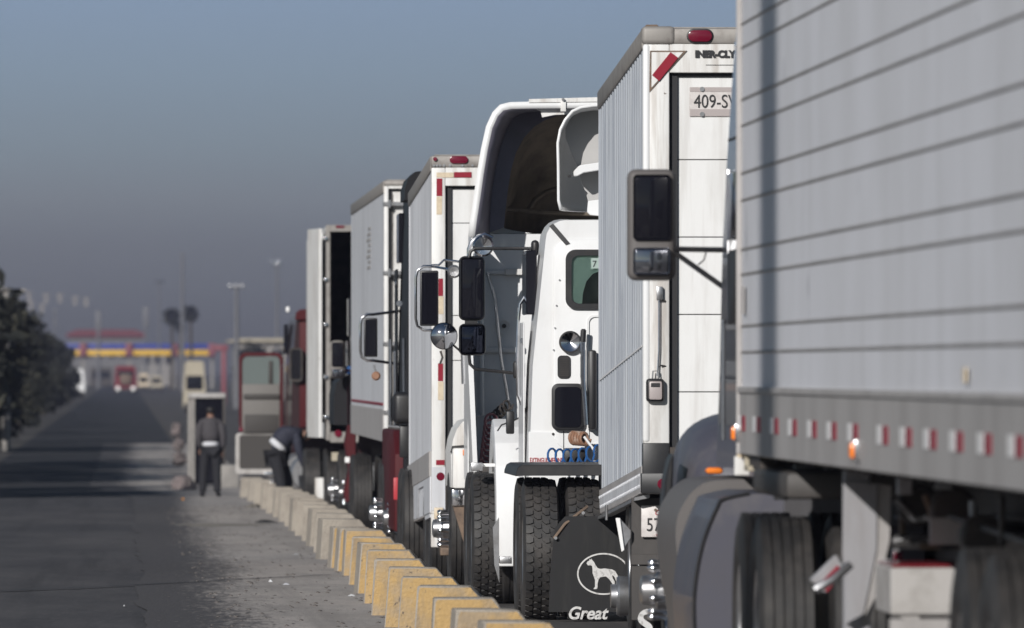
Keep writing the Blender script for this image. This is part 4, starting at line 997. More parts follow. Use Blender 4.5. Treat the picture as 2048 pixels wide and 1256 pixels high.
# quarter fender over drive wheels
qv = 79.2
qf = [(U(1029, qv), Zp(952, qv)), (U(1029, qv)+.004, Zp(944, qv)), (U(1034, qv), Zp(934, qv)), (U(1042, qv), Zp(929.5, qv)), (U(1240, qv), Zp(929, qv)), (U(1240, qv), Zp(951, qv)), (U(1043, qv), Zp(951, qv))]
MB().prism(qf, 79.0, 81.4, 'y', .004, 1).build('quarter_fender', 'black', A)
# mud flap with dog emblem
mfv = 78.45
FA = MB().prism([(U(1110, mfv), Zp(1055, mfv)), (U(1130, mfv), Zp(1033, mfv)), (U(1300, mfv), Zp(1030, mfv)), (U(1300, mfv), gB+.10), (U(1097, mfv), gB+.10), (U(1100, mfv), Zp(1150, mfv))], mfv, mfv+.012, 'y').build('mud_flap', 'flap', A)
MB().tube([P(1108, 1077, mfv-.01), P(1130, 1048, mfv-.01), P(1175, 1013, mfv+.1)], .011, 6).build('flap_bracket', 'rust', A)
for q in ((1111, 1076), (1166, 1026)): MB().cyl((U(q[0], mfv), mfv-.02, Zp(q[1], mfv)), .012, .03, 'y', 10).build('flap_bolt', 'steel', A)
ec = (U(1207, mfv), Zp(1148, mfv)); ra, rb_ = 53*mfv/F, 42*mfv/F
ring(MB(), [(ec[0]+ra*cos(2*pi*k/48), ec[1]+rb_*sin(2*pi*k/48)) for k in range(48)], [(ec[0]+(ra-.011)*cos(2*pi*k/48), ec[1]+(rb_-.011)*sin(2*pi*k/48)) for k in range(48)], mfv-.005, mfv-.0005).build('oval_emblem', 'ink', FA)
dog = [(1173, 1127), (1175, 1123), (1179, 1121), (1179, 1117.5), (1182, 1120), (1183, 1117), (1185, 1121), (1188, 1124), (1191, 1130), (1195, 1136), (1201, 1138), (1209, 1137), (1217, 1138), (1224, 1139), (1230, 1142), (1233, 1147), (1236, 1152), (1236, 1162), (1232, 1162), (1229, 1154), (1224, 1150), (1226, 1158), (1230, 1164), (1229, 1170), (1228, 1176), (1232, 1180), (1224, 1180), (1225, 1168), (1218, 1158), (1212, 1153), (1204, 1154), (1200, 1155), (1197, 1160), (1195, 1168), (1195, 1174), (1194, 1178), (1188, 1178.5), (1187, 1177), (1190, 1174), (1190, 1160), (1187, 1152), (1185, 1146), (1185, 1138), (1184, 1132), (1181, 1130.5), (1176, 1131)]
dm = MB(); b = bmesh.new(); f_ = b.faces.new([b.verts.new((U(x_, mfv), mfv-.005, Zp(y_, mfv))) for x_, y_ in dog]); ext = bmesh.ops.extrude_face_region(b, geom=[f_])
for q in ext['geom']:
    if isinstance(q, bmesh.types.BMVert): q.co.y += .0045
bmesh.ops.triangulate(b, faces=[f for f in b.faces if len(f.verts) > 4]); bmesh.ops.recalc_face_normals(b, faces=b.faces[:]); dm._merge(b)
dm.build('dog_emblem', 'ink', FA)
text_mb('Great', .125, (U(1134, mfv), mfv-.006, Zp(1238, mfv)), shear=.28, bold=.003, thick=.004, sxs=.95).build('lettering', 'ink', FA)
# roof fairing of A (open shell seen from behind)
def shell(t, outline, v_rear, v_front, shrink, name, mat, thick=.02, zdrop=.0, inset_v=None):
    """outline: list of (u,z) from lower left over the top to lower right; tapers forward"""
    cx = (outline[0][0]+outline[-1][0])/2; zb_ = min(p[1] for p in outline)
    secs = []
    for f, k in ((0, 1), (.25, .97), (.5, .88), (.75, .68), (.92, .4), (1, .12)):
        v = v_rear+(v_front-v_rear)*f
        secs.append([(cx+(x_-cx)*(1-(1-k)*shrink), v, zb_+(z_-zb_)*k) for x_, z_ in outline])
    o = MB().loft(secs, False, False, closed=False)
    o.ang = 50
    ob = o.build(name, mat, t)
    md = ob.modifiers.new('s', 'SOLIDIFY'); md.thickness = thick; md.offset = -1
    return ob
M['fair_grey'] = mk('fairing gelcoat', (.46, .45, .44), .5, 0, (.38, .37, .36), .4, (3, 3, 3))
vf = 83.3
oa = [(1119, 419), (1114.5, 400), (1114, 330), (1113, 285), (1118, 258), (1128, 238), (1143, 220), (1160, 212), (1185, 208), (1230, 206)]
ol = [(U(a_, vf), Zp(b_, vf)) for a_, b_ in oa]; umid = U(1057, vA)+1.05
ol = ol+[(2*umid-x_, z_) for x_, z_ in ol[::-1]]
shell(A, ol, vf, vf+1.6, .6, 'roof_fairing', 'white')
# inner baffle of fairing A: curved panel and cross brace
ib = [(1180, 412), (1173, 385), (1165, 365), (1155, 330), (1142, 300), (1133, 275), (1132, 255), (1142, 236), (1160, 221), (1185, 213), (1230, 211), (1230, 412)]
MB().prism([(U(a_, vf+.25), Zp(b_, vf+.25)) for a_, b_ in ib], vf+.35, vf+.38, 'y').build('inner_baffle', 'fair_grey', A)
MB().prism([(U(a_, vf+.03), Zp(b_, vf)) for a_, b_ in [(1148, 342), (1160, 330), (1200, 324), (1240, 322), (1240, 336), (1200, 340), (1168, 345), (1155, 352), (1148, 352)]], vf+.06, vf+.32, 'y', .006, 1).build('cross_brace', 'white', A)
MB().cyl((U(1140, vf), vf+.1, Zp(352, vf)), .014, .03, 'y', 10).build('brace_bolt', 'black', A)
MB().prism([(U(a_, vf-.02), Zp(b_, vf)) for a_, b_ in [(1176, 402), (1200, 399), (1200, 432), (1180, 430), (1174, 424)]], vf-.05, vf+.02, 'y', .004, 1).build('fairing_mount', 'white', A)
# black trim strap on roof corner
MB().loft([[(U(1098, vA)+.0, vA-.012, Zp(452, vA)), (U(1106, vA), vA-.012, Zp(447, vA)), (U(1140, vA), vA-.034, Zp(487, vA)), (U(1131, vA), vA-.034, Zp(490, vA))], [(U(1098, vA), vA+.01, Zp(452, vA)), (U(1106, vA), vA+.01, Zp(447, vA)), (U(1140, vA), vA+.01, Zp(487, vA)), (U(1131, vA), vA+.01, Zp(490, vA))]]).build('trim_strap', 'black', A)
# chrome grab handle on side, mirrors
gh = U(1033, 84.3)
MB().tube([P(1063, 573, 84.2), P(1052, 590, 84.2), P(1040, 608, 84.2), P(1037, 640, 84.2), P(1034, 720, 84.2), P(1036, 790, 84.2), P(1046, 815, 84.2), P(1057, 832, 84.2)], .012, 8).build('grab_handle', 'chrome', A)
mA = 85.4
arm([P(1075, 488, mA), P(1066, 497, mA), P(1000, 497, mA), P(950, 497, mA), P(941, 503, mA), P(938, 515, mA)], .013, 'black', A)
MB().box(U(1062, mA), U(1078, mA), mA-.05, mA+.05, Zp(512, mA), Zp(480, mA), .03, 3).build('arm_mount', 'black', A)
arm([P(938, 708, mA), P(940, 728, mA), P(950, 738, mA), P(1035, 747, mA)], .013, 'black', A)
MB().box(U(1026, mA), U(1050, mA), mA-.05, mA+.05, Zp(757, mA), Zp(722, mA), .02, 3).build('arm_mount', 'black', A)
M['mirror_navy'] = mk('tinted mirror', (.05, .055, .08), .05, 1)
mirror_box(A, 918, 970, 512, 641, mA, 'black', 'dglass', .045, 4, .11)
m_ = mirror_box(A, 918, 972, 647, 711, mA-.02, 'black', 'mirror_navy', .045, 3, .10)
MB().box(U(930, mA), U(955, mA), mA+.02, mA+.06, Zp(650, mA), Zp(638, mA)).build('mirror_joint', 'black', A)
# hood latch strap on the fender
MB().box(U(1012, 85.5), U(1028, 85.5), 85.42, 85.52, Zp(868, 85.5), Zp(822, 85.5), .012).build('hood_latch', 'black', A)
MB().tube([P(995, 862, 85.48), P(1003, 850, 85.47), P(1025, 842, 85.46), P(1046, 832, 85.45)], .006, 6).build('latch_cable', 'black', A)

# ---- tractor B: white bobtail with tall hollow roof fairing
gC = gz(88)+.0
vB = 88.8
uB = U(946, vB); WB = 2.2
B = tractor('truck_tractor', 'white bobtail tractor with tall hollow roof fairing, between the day cab and the red-taped trailer', uB, WB, vB, 91.0, 93.6, Zp(468, vB), {'cab': 'white', 'hood': 'dirty_white', 'fender': 'dirty_white', 'bumper': 'chrome'}, gC, drive=(86.4, 87.7), style='lug', steer_v=92.4, tum=.02, rc=.05, u_drive=U(942, 86.2), fend=False, lugs=True, floor=.9)
# fender and step box left of the cab
MB().loft([fs for fs in [[(U(x_, 91.6), vq_, Zp(y_, 91.6)) for x_, y_ in [(903, 975), (902, 905), (906, 880), (914, 858), (926, 843), (942, 838), (1010, 836), (1010, 975)]] for vq_ in (91.6, 93.2)]]).build('fender', 'dirty_white', B)
MB().prism([(U(x_, 91.5), Zp(y_, 91.5)) for x_, y_ in [(901, 905), (905, 892), (940, 889), (940, 897), (908, 899)]], 91.5, 91.6, 'y').build('fender_lip', 'black', B)
MB().box(U(905, 91.4), U(940, 91.4), 91.38, 91.6, Zp(977, 91.4), Zp(896, 91.4), .02).build('step_box', 'dirty_white', B)
MB().box(U(904, 91.4), U(932, 91.4), 91.41, 91.6, Zp(1012, 91.4), Zp(979, 91.4), .01).build('step_tread', 'chrome', B)
MB().prism([(U(x_, 91.45), Zp(y_, 91.45)) for x_, y_ in [(906, 1013), (940, 1013), (944, 1110), (926, 1080)]], 91.44, 91.6, 'y').build('step_bracket', 'rust', B)
MB().box(U(926, 91.3), U(934, 91.3), 91.3, 91.4, Zp(911, 91.3), Zp(899, 91.3), .006).build('side_lamp', 'amber', B)
MB().box(U(882, 92.0), U(945, 92.0), 92.2, 92.4, Zp(1112, 92), Zp(1096, 92), .01).build('step', 'rust', B)
# side extender of the cab (tall narrow, lit on its edge)
MB().prism([(U(x_, vB-.5), Zp(y_, vB-.5)) for x_, y_ in [(941, 470), (947, 470), (944, 700), (945, 735), (953, 930), (944, 932), (935, 740), (934, 700)]], vB-.74, vB+.05, 'y').build('side_extender', 'white', B)
MB().tube([P(963, 640, vB-.1), P(964, 830, vB-.1), P(952, 832, vB-.1)], .018, 8).build('stand_pipe', 'whitetape', B)
MB().tube([P(925, 700, 90.5), P(927, 768, 90.5)], .016, 8).build('grab_handle', 'chrome', B)
# cab back wall fittings
MB().box(U(1010, vB), U(1048, vB), vB-.06, vB, Zp(550, vB), Zp(538, vB), .004, 1).build('rail_bracket', 'dirty_white', B)
MB().box(U(962, vB), U(1050, vB), vB-.03, vB, Zp(706, vB), Zp(694, vB), .01).build('cross_rail', 'white', B)
MB().box(U(962, vB), U(1050, vB), vB-.03, vB, Zp(549, vB), Zp(540, vB), .006).build('cross_rail', 'white', B)
ring(MB(), [(U(1008, vB)+.065*cos(2*pi*k/24), Zp(652, vB)+.065*sin(2*pi*k/24)) for k in range(24)], [(U(1008, vB)+.045*cos(2*pi*k/24), Zp(652, vB)+.045*sin(2*pi*k/24)) for k in range(24)], vB-.02, vB).build('vent_ring', 'white', B)
MB().cyl((U(1008, vB), vB-.02, Zp(652, vB)), .018, .03, 'y', 14).build('vent_hub', 'black', B)
MB().tube([P(975, 545, vB-.1), P(990, 600, vB-.12), P(996, 660, vB-.14), P(1002, 720, vB-.14), P(1012, 775, vB-.14), P(1016, 800, vB-.14)], .012, 6).build('hose', 'steel', B)
coil(P(972, 940, vB-.4), P(984, 838, vB-.4), .075, 9, .011, 'redcoil', 'air_hose', B)
coil(P(985, 838, vB-.3), P(1018, 808, vB-.3), .045, 5, .009, 'frame', 'air_hose', B)
MB().box(U(958, vB), U(1100, vB), vB-.7, vB, Zp(952, vB), Zp(925, vB), .01).build('deck_plate', 'frame', B)
MB().box(U(935, 86.8), U(958, 86.8), 85.9, 86.0, Zp(942, 86), Zp(925, 86), .006).build('fender_bracket', 'steel', B)
MB().box(U(945, 86.8), U(1000, 86.8), 85.95, 86.0, Zp(933, 86), Zp(927, 86)).build('fender_bar', 'whitetape', B)
MB().prism([(U(x_, 85.6), Zp(y_, 85.6)) for x_, y_ in [(985, 1055), (996, 1035), (998, 1165), (988, 1130)]], 85.5, 85.6, 'y').build('torn_flap', 'steel', B)
MB().box(U(998, 84.6), U(1022, 84.6), 84.4, 84.6, Zp(1127, 84.5), Zp(1113, 84.5), .004).build('step', 'steel', A)
# big fairing: flange, face plate, inner dome
ofl = [(936, 473), (940, 440), (947, 395), (954, 345), (962, 297), (972, 252), (985, 224), (1000, 209), (1020, 204), (1060, 203), (1200, 202)]
mid = [(966, 470), (967, 430), (970, 385), (978, 335), (988, 290), (1002, 252), (1018, 228), (1035, 216), (1055, 211), (1085, 209), (1200, 208)]
vR, vM = vB-.75, vB-.02
ucB = uB+WB/2
def mirr(L, v):
    a_ = [(U(x_, v), Zp(y_, v)) for x_, y_ in L]
    return a_+[(2*ucB-p, q) for p, q in a_[::-1]]
o1, o2 = mirr(ofl, vR), mirr(mid, vM)
fl = MB().loft([[(p, vR, q) for p, q in o1], [(p, vM, q) for p, q in o2]], False, False, closed=False); fl.ang = 50
flo = fl.build('roof_fairing', 'white', B)
md = flo.modifiers.new('s', 'SOLIDIFY'); md.thickness = .055; md.offset = -1
M['inner_tone'] = mk('shade-toned fairing inside', (.20, .19, .24), .6, 0, (.13, .12, .14), .5, (3, 3, 3))  # shade inside the fairing put into its colour, face plate too
flo.data.materials.append(M['inner_tone']); md.material_offset = 1
# face plate between flange and dome mouth
mouth = [(1008, 455), (1010, 430), (1015, 385), (1022, 340), (1032, 305), (1048, 275), (1070, 252), (1090, 240), (1112, 232), (1140, 228), (1200, 226)]
o3 = mirr(mouth, vM)
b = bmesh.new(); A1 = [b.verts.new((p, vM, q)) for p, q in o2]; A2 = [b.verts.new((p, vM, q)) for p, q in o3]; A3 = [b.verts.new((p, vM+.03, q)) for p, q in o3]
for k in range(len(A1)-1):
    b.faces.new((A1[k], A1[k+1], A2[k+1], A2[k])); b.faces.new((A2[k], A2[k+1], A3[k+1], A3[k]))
m_ = MB(); m_._merge(b); m_.build('fairing_face', 'inner_tone', flo)
# outer skin continuing forward to the nose
secs = []
for f, k in ((0, 1), (.3, .97), (.6, .86), (.82, .62), (1, .2)):
    zb_ = Zp(470, vM); secs.append([(ucB+(p-ucB)*(1-(1-k)*.5), vM+1.9*f, zb_+(q-zb_)*k) for p, q in o2])
m_ = MB().loft(secs, False, False, closed=False); m_.ang = 50; m_.build('fairing_skin', 'white', flo)
secs = []
for f, k in ((0, 1), (.3, .95), (.6, .8), (.82, .5), (1, .05)):
    zb_ = Zp(470, vM); secs.append([(ucB+(p-ucB)*(1-(1-k)*.6), vM+.03+1.35*f, zb_+(q-zb_)*k) for p, q in o3])
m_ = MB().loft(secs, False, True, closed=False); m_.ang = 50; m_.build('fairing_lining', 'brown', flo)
MB().tube([P(1004, 418, vM+.4), P(1040, 420, vM+.6), P(1075, 424, vM+.7), P(1120, 426, vM+.8), P(1200, 428, vM+.8)], .02, 8).tube([P(1056, 421, vM+.65), P(1070, 400, vM+.8), P(1090, 385, vM+.9), P(1118, 376, vM+1.0)], .02, 8).build('lining_rib', 'brown', flo)
MB().prism([(U(x_, vR), Zp(y_, vR)) for x_, y_ in [(1050, 206), (1200, 204), (1200, 226), (1110, 229), (1085, 234), (1082, 222), (1066, 214)]], vR+.07, vR+.10, 'y').build('lit_plate', 'dirty_white', flo)  # lit strip of the dark face put in as a pale plate
MB().prism([(U(x_, vR), Zp(y_, vR)) for x_, y_ in [(1058, 198), (1200, 194), (1200, 203), (1058, 205)]], vR-.01, vR+.06, 'y').build('fairing_lip', 'dirty_white', flo)
MB().box(U(1121, vR), U(1132, vR), vR-.02, vR+.01, Zp(223, vR), Zp(203, vR), .004).build('lip_bracket', 'dirty_white', flo)
MB().cyl((U(1126, vR), vR-.03, Zp(199, vR)), .012, .02, 'y', 10).build('lip_bolt', 'steel', flo)
# small things under the fairing edge: horn loop, lamp
MB().lathe([(0, .085), (-.03, .085), (-.05, .07), (-.04, .0)], (U(966, 87.9), 87.9, Zp(492, 87.9)), 'y', 28, cap=False).build('work_lamp', 'chrome', B)
MB().tube([P(938, 512, 87.95), P(938, 498, 87.95), P(944, 484, 87.95), P(955, 474, 87.95), P(970, 469, 87.95), P(985, 476, 87.95)], .018, 8).build('lamp_hood', 'chrome', B)
MB().lathe([(0, .055), (-.02, .055), (-.035, .04), (-.03, .0)], (U(908, 90.4), 90.4, Zp(543, 90.4)), 'y', 24, cap=False).build('fog_lamp', 'steel', B)
mB = 90.8
west_mirror(B, 840, 877, 541, 652, mB, P(905, 540, mB+.2), P(868, 661, mB+.1), .011)
arm([P(862, 531, mB), P(878, 530, mB), P(888, 520, mB), P(925, 524, mB)], .010, 'chrome', B)
rc = (U(888, mB-.2), mB-.2, Zp(672, mB-.2))
cm = MB().lathe([(.03, .0), (.02, .09), (.0, .112), (-.012, .112)], rc, 'y', 36, cap=False).build('round_mirror', 'black', B)
M['convex'] = mk('convex mirror', (.62, .63, .66), .04, 1)
MB().lathe([(-.012, .106), (-.028, .085), (-.040, .06), (-.048, .03), (-.05, 0)], rc, 'y', 36, cap=False).build('convex_glass', 'convex', cm)
MB().tube([P(881, 702, mB-.15), P(885, 715, mB-.15), P(880, 728, mB-.15)], .009, 6).build('mirror_bracket', 'frame', B)
MB().tube([P(904, 688, mB-.15), P(925, 706, mB-.1)], .009, 6).build('mirror_bracket', 'frame', B)

# ---- tractor of the third trailer
gD = gz(108)-.02
C3 = tractor('truck_tractor', 'tractor with black sleeper, red fender and twin chrome stacks, ahead of the grey corrugated trailer', U(811, 105.5), 2.4, 105.5, 109.5, 112.3, Zp(372, 105.5), {'cab': 'blackpaint', 'hood': 'redpaint', 'fender': 'redpaint'}, gD, drive=(102.0, 103.3), steer_v=111.0, tum=.06, rc=.12, u_drive=U(803, 102), fend=False)
MB().loft([[(U(809, 105.4)+x_, v_, Zp(400, 105.4)+z_) for x_, z_ in ((0, 0), (0, .10), (.03, .2), (.10, .27), (.3, .29), (2.0, .29), (2.0, 0))] for v_ in (105.3, 107.0)]).build('roof_fairing', 'blackpaint', C3)
MB().prism([(106.5, Zp(1060, 108)), (106.5, Zp(905, 108)), (107.2, Zp(860, 108)), (111.5, Zp(860, 108)), (111.5, Zp(1060, 108))], U(786, 107), U(786, 107)+.3, 'x', .03, 2).build('side_fairing', 'doorred', C3)
MB().box(U(787, 106.3), U(800, 106.3), 106.3, 106.4, Zp(1000, 106.3), Zp(955, 106.3), .01).build('step_panel', 'inkred', C3)
for q in ((781, 678, 850), (790, 702, 850), (808, 676, 785)):
    MB().tube([P(q[0], q[1], 105.8), P(q[0]+.5, q[2], 105.8)], .017, 10).build('chrome_stack', 'chrome', C3)
MB().tube([P(776, 853, 105.8), P(812, 857, 105.8)], .02, 8).build('stack_bracket', 'steel', C3)
MB().box(U(786, 104.6), U(830, 104.6), 104.6, 104.9, Zp(848, 104.6), Zp(784, 104.6), .06, 4).build('air_filter', 'black', C3)
MB().box(U(800, 104.7), U(824, 104.7), 104.7, 104.9, Zp(915, 104.7), Zp(850, 104.7), .01).build('filter_bracket', 'black', C3)
MB().cyl((U(799, 105), 105, Zp(607, 105)), .03, .05, 'y', 12).build('lamp', 'chrome', C3)
west_mirror(C3, 728, 755, 636, 714, 108.0, P(800, 622, 108.2), P(797, 728, 108.2), .014)
MB().tube([P(748, 730, 108), P(752, 745, 108)], .008, 6).build('lamp_stem', 'steel', C3)
MB().lathe([(0, .03), (-.05, .045), (-.07, .03), (-.07, 0)], (U(752, 108), 108, Zp(752, 108)), 'y', 14).build('spot_lamp', 'copper', C3)
wheel(C3, U(772, 109)+.10, 109.0, gD+.5, 'rib', steer=True, lugs=True)

# ---- tractor of the fourth trailer
gE = gz(142)
C4 = tractor('truck_tractor', 'red tractor of the swing-door trailer, seen by its chrome mirror and red fender', U(703, 141), 2.3, 141, 144.2, 147, Zp(560, 141), {'cab': 'maroon', 'hood': 'maroon', 'fender': 'redpaint'}, gE, drive=(136.5, 137.8), steer_v=145.2, tum=.05, u_drive=U(702, 137), fend=False, floor=1.35)
MB().prism([(U(x_, 142), Zp(y_, 142)) for x_, y_ in [(690, 888), (697, 850), (712, 850), (712, 1000), (692, 1005), (688, 985), (699, 940), (692, 900)]], 142, 143, 'y', .01, 1).build('fender', 'doorred', C4)
MB().loft([[(U(x_, 143), v_, Zp(y_, 143)) for x_, y_ in [(668, 850), (668, 790), (673, 765), (688, 752), (715, 748), (715, 850)]] for v_ in (143, 146.5)]).build('hood_side', 'blackpaint', C4)
mm = mirror_box(C4, 660, 690, 681, 757, 142.6, 'cap_grey', 'dglass', .06, 3.5, .12, split=737)
arm([P(688, 740, 142.65), P(715, 742, 142.8)], .02, 'chrome', C4)
MB().box(U(691, 142.7), U(702, 142.7), 142.7, 142.8, Zp(748, 142.7), Zp(732, 142.7), .02).build('blue_lamp', 'bluecoil', C4)
wheel(C4, U(685, 143.6)+.08, 143.6, gE+.5, 'rib', steer=True, lugs=True)
MB().box(U(690, 141.5), U(699, 141.5), 141.5, 141.6, Zp(925, 141.5), Zp(914, 141.5)).build('side_lamp', 'whitetape', C4)

# ---- tractor of the fifth trailer, door open
gF = gz(176)
uF = U(577, 176)
C5 = tractor('truck_tractor', 'dark maroon and red tractor with its driver door swung wide open, farthest in the queue', uF, 2.5, 173.6, 182.3, 186, Zp(617, 174), {'cab': 'maroon', 'hood': 'maroon', 'fender': 'maroon'}, gF, drive=(170.0, 171.3), steer_v=183.9, tum=.08, rc=.25, u_drive=U(607, 170.5), fend=False, floor=1.3)
MB().box(U(599, 173.5), uF+2.3, 173.55, 173.62, gF+1.35, Zp(640, 174), .02).build('back_wall', 'doorred', C5)
MB().prism([(U(x_, 173.5), Zp(y_, 173.5)) for x_, y_ in [(590, 640), (592, 625), (600, 619), (640, 617), (640, 640)]], 173.48, 173.62, 'y', .01, 1).build('roof_visor', 'doorred', C5)
MB().box(U(572, 176), U(580, 176), 176, 176.3, Zp(625, 176), Zp(613, 176), .03, 3).build('beacon', 'whitetape', C5)
wv = MB().prism(rrect(581, 603, 698, 760, 173.45, .04), 173.44, 173.5, 'y').build('side_window', 'dglass', C5)
ring(MB(), rrect(579, 605, 696, 763, 173.44, .05), rrect(582, 602, 699, 759, 173.44, .04), 173.42, 173.5).build('window_frame', 'frame', wv)
# door leaf, seen from inside
vd5 = 182.0
dr = MB()
ring(dr, rrect(478, 566, 705, 862, vd5, .12), rrect(484, 560, 712, 858, vd5, .09), vd5, vd5+.06)
D5 = dr.build('open_door', 'doorred', C5)
MB().prism(rrect(485, 559, 713, 770, vd5+.02, .08), vd5+.02, vd5+.03, 'y').build('window_pane', 'pane5' if 'pane5' in M else 'cavity', D5)
M['trim'] = mk('door trim', (.16, .15, .14), .7)
M['trimdark'] = mk('dark door trim', (.05, .045, .042), .7)
MB().box(U(484, vd5), U(560, vd5), vd5-.01, vd5+.05, Zp(868, vd5), Zp(768, vd5), .02).build('inner_panel', 'trim', D5)
MB().box(U(487, vd5), U(559, vd5), vd5-.05, vd5-.0, Zp(798, vd5), Zp(788, vd5), .015).build('arm_rest', 'trimdark', D5)
MB().box(U(489, vd5), U(557, vd5), vd5-.03, vd5-.0, Zp(866, vd5), Zp(829, vd5), .015).build('door_pocket', 'trimdark', D5)
MB().box(U(537, vd5), U(545, vd5), vd5-.01, vd5+.01, Zp(768, vd5), Zp(722, vd5), .01).build('vent_bar', 'trimdark', D5)
MB().box(U(478, vd5), U(486, vd5), vd5-.03, vd5, Zp(863, vd5), Zp(855, vd5), .01).build('door_lamp', 'redlamp', D5)
dr = MB(); ring(dr, rrect(471, 566, 866, 948, vd5, .06), rrect(479, 557, 870, 938, vd5, .04), vd5+.02, vd5+.07)
SF = dr.build('door_skirt', 'boxgrey', D5)
MB().prism(rrect(478, 558, 869, 939, vd5+.03, .04), vd5+.03, vd5+.06, 'y').build('skirt_panel', 'trimdark', SF)
MB().box(U(528, vd5), U(560, vd5), vd5-.1, vd5+.4, Zp(952, vd5), Zp(944, vd5), .01).build('step', 'chrome', C5)
wheel(C5, U(607, 176)+.12, 176, gF+.5, 'rib', steer=True, lugs=True)
MB().cyl((U(600, 178), 178, gF+.62), .3, 1.6, 'y', 24, .04).build('fuel_tank', 'steel', C5)

# ------------------------------------------------------------------ people
def person(name, label, verts, edges, rad, mat, u, v, g, region=None):
    rad = [tuple(q*.84 for q in r) if isinstance(r, tuple) and i < 4 else r for i, r in enumerate(rad)]
    me = bpy.data.meshes.new(name); me.from_pydata(verts, edges, [])
    o = bpy.data.objects.new(name, me); COL.objects.link(o); o.location = (u, v, g); ORG[o] = Vector((u, v, g))
    sk = o.modifiers.new('skin', 'SKIN'); sk.use_smooth_shade = True
    for i, r in enumerate(rad):
        q = me.skin_vertices[0].data[i]; q.radius = r if isinstance(r, tuple) else (r, r); q.use_root = (i == 0)
    ss = o.modifiers.new('sub', 'SUBSURF'); ss.levels = 2; ss.render_levels = 2
    dg = bpy.context.evaluated_depsgraph_get(); m2 = bpy.data.meshes.new_from_object(o.evaluated_get(dg)); o.modifiers.clear(); o.data = m2
    mats = []
    m2.materials.clear()
    for f in m2.polygons:
        k = region(f.center)
        if k not in mats: mats.append(k); m2.materials.append(M[k])
        f.material_index = mats.index(k); f.use_smooth = True
    return tag(o, label, 'person')
def clothes(parent, name, verts, edges, rad, mat):
    me = bpy.data.meshes.new(name); me.from_pydata(verts, edges, [])
    o = bpy.data.objects.new(name, me); COL.objects.link(o); o.parent = parent; ORG[o] = ORG[parent]
    sk = o.modifiers.new('skin', 'SKIN'); sk.use_smooth_shade = True
    for i, r in enumerate(rad):
        q = me.skin_vertices[0].data[i]; q.radius = r if isinstance(r, tuple) else (r, r); q.use_root = (i == 0)
    ss = o.modifiers.new('sub', 'SUBSURF'); ss.levels = 2; ss.render_levels = 2
    me.materials.append(M[mat]); return o
def hand(parent, wx, wy, wz, dx, dy, dz, sgn, mat):
    """five short tapering fingers curled from the palm"""
    d = Vector((dx, dy, dz)).normalized(); side = d.cross(Vector((0, 1, 0))).normalized(); fw = side.cross(d)
    w = Vector((wx, wy, wz)); vs_, es, rs = [w, w+d*.05, w+d*.09], [(0, 1), (1, 2)], [(.022, .03), (.018, .04), (.016, .04)]
    for i, (o_, L_) in enumerate(((-.03, .065), (-.01, .078), (.01, .072), (.03, .056))):
        a_ = w+d*.09+fw*o_; k = len(vs_)
        vs_ += [a_, a_+d*L_*.55+side*sgn*.012, a_+d*L_*.9+side*sgn*.035]; es += [(2, k), (k, k+1), (k+1, k+2)]; rs += [.010, .009, .007]
    k = len(vs_); vs_ += [w+d*.04+fw*-.045, w+d*.085+fw*-.065+side*sgn*.02]; es += [(1, k), (k, k+1)]; rs += [.012, .009]
    return clothes(parent, 'hand', [tuple(q) for q in vs_], es, rs, mat)
# standing man seen from behind, weight on the left leg
pu, pv = U(421, 207), 207.0; pg = gz(207)+.016
Vp = [(0, 0, .93), (0, 0, 1.08), (0, -.01, 1.25), (0, 0, 1.42), (0, .01, 1.50), (0, .02, 1.60), (0, .02, 1.68),
      (-.19, 0, 1.40), (-.23, -.02, 1.12), (-.20, .05, .90), (.19, 0, 1.40), (.245, -.03, 1.12), (.23, .03, .88),
      (-.10, 0, .86), (-.13, .0, .48), (-.16, -.02, .09), (-.18, .14, .03), (.10, 0, .86), (.12, .01, .48), (.13, -.02, .09), (.16, .13, .03)]
Ep = [(0, 1), (1, 2), (2, 3), (3, 4), (4, 5), (5, 6), (3, 7), (7, 8), (8, 9), (3, 10), (10, 11), (11, 12), (0, 13), (13, 14), (14, 15), (15, 16), (0, 17), (17, 18), (18, 19), (19, 20)]
Rp = [(.15, .11), (.14, .11), (.16, .12), (.13, .10), (.055, .055), (.078, .092), (.07, .085), (.065, .065), (.048, .048), (.034, .034), (.065, .065), (.048, .048), (.034, .034), (.095, .095), (.07, .07), (.045, .045), (.04, .035), (.095, .095), (.07, .07), (.045, .045), (.04, .035)]
p1 = person('person', 'standing person seen from behind in grey vest and dark trousers, white shirt hem showing', Vp, Ep, Rp, 'skin', pu, pv, pg, lambda c: 'skin' if c.z > 1.49 else ('trousers' if c.z < .95 and abs(c.x) < .17 else 'greyvest'))
clothes(p1, 'trousers', [Vp[0], Vp[13], Vp[14], (-.15, -.01, .06), Vp[17], Vp[18], (.13, -.01, .06)], [(0, 1), (1, 2), (2, 3), (0, 4), (4, 5), (5, 6)], [(.165, .13), .11, .088, .075, .11, .088, .075], 'trousers')
clothes(p1, 'shirt', [(0, 0, .93), (0, 0, .99), (0, 0, 1.05)], [(0, 1), (1, 2)], [(.178, .14), (.17, .135), (.16, .13)], 'shirt')
clothes(p1, 'vest', [(0, 0, 1.0), (0, -.01, 1.2), (0, 0, 1.38), (0, 0, 1.47), (-.18, 0, 1.40), (.18, 0, 1.40)], [(0, 1), (1, 2), (2, 3), (2, 4), (2, 5)], [(.195, .155), (.20, .155), (.20, .15), (.08, .08), (.11, .11), (.11, .11)], 'greyvest')
clothes(p1, 'sleeve', [Vp[7], Vp[8], (-.205, .04, .93)], [(0, 1), (1, 2)], [.10, .07, .055], 'greyvest')
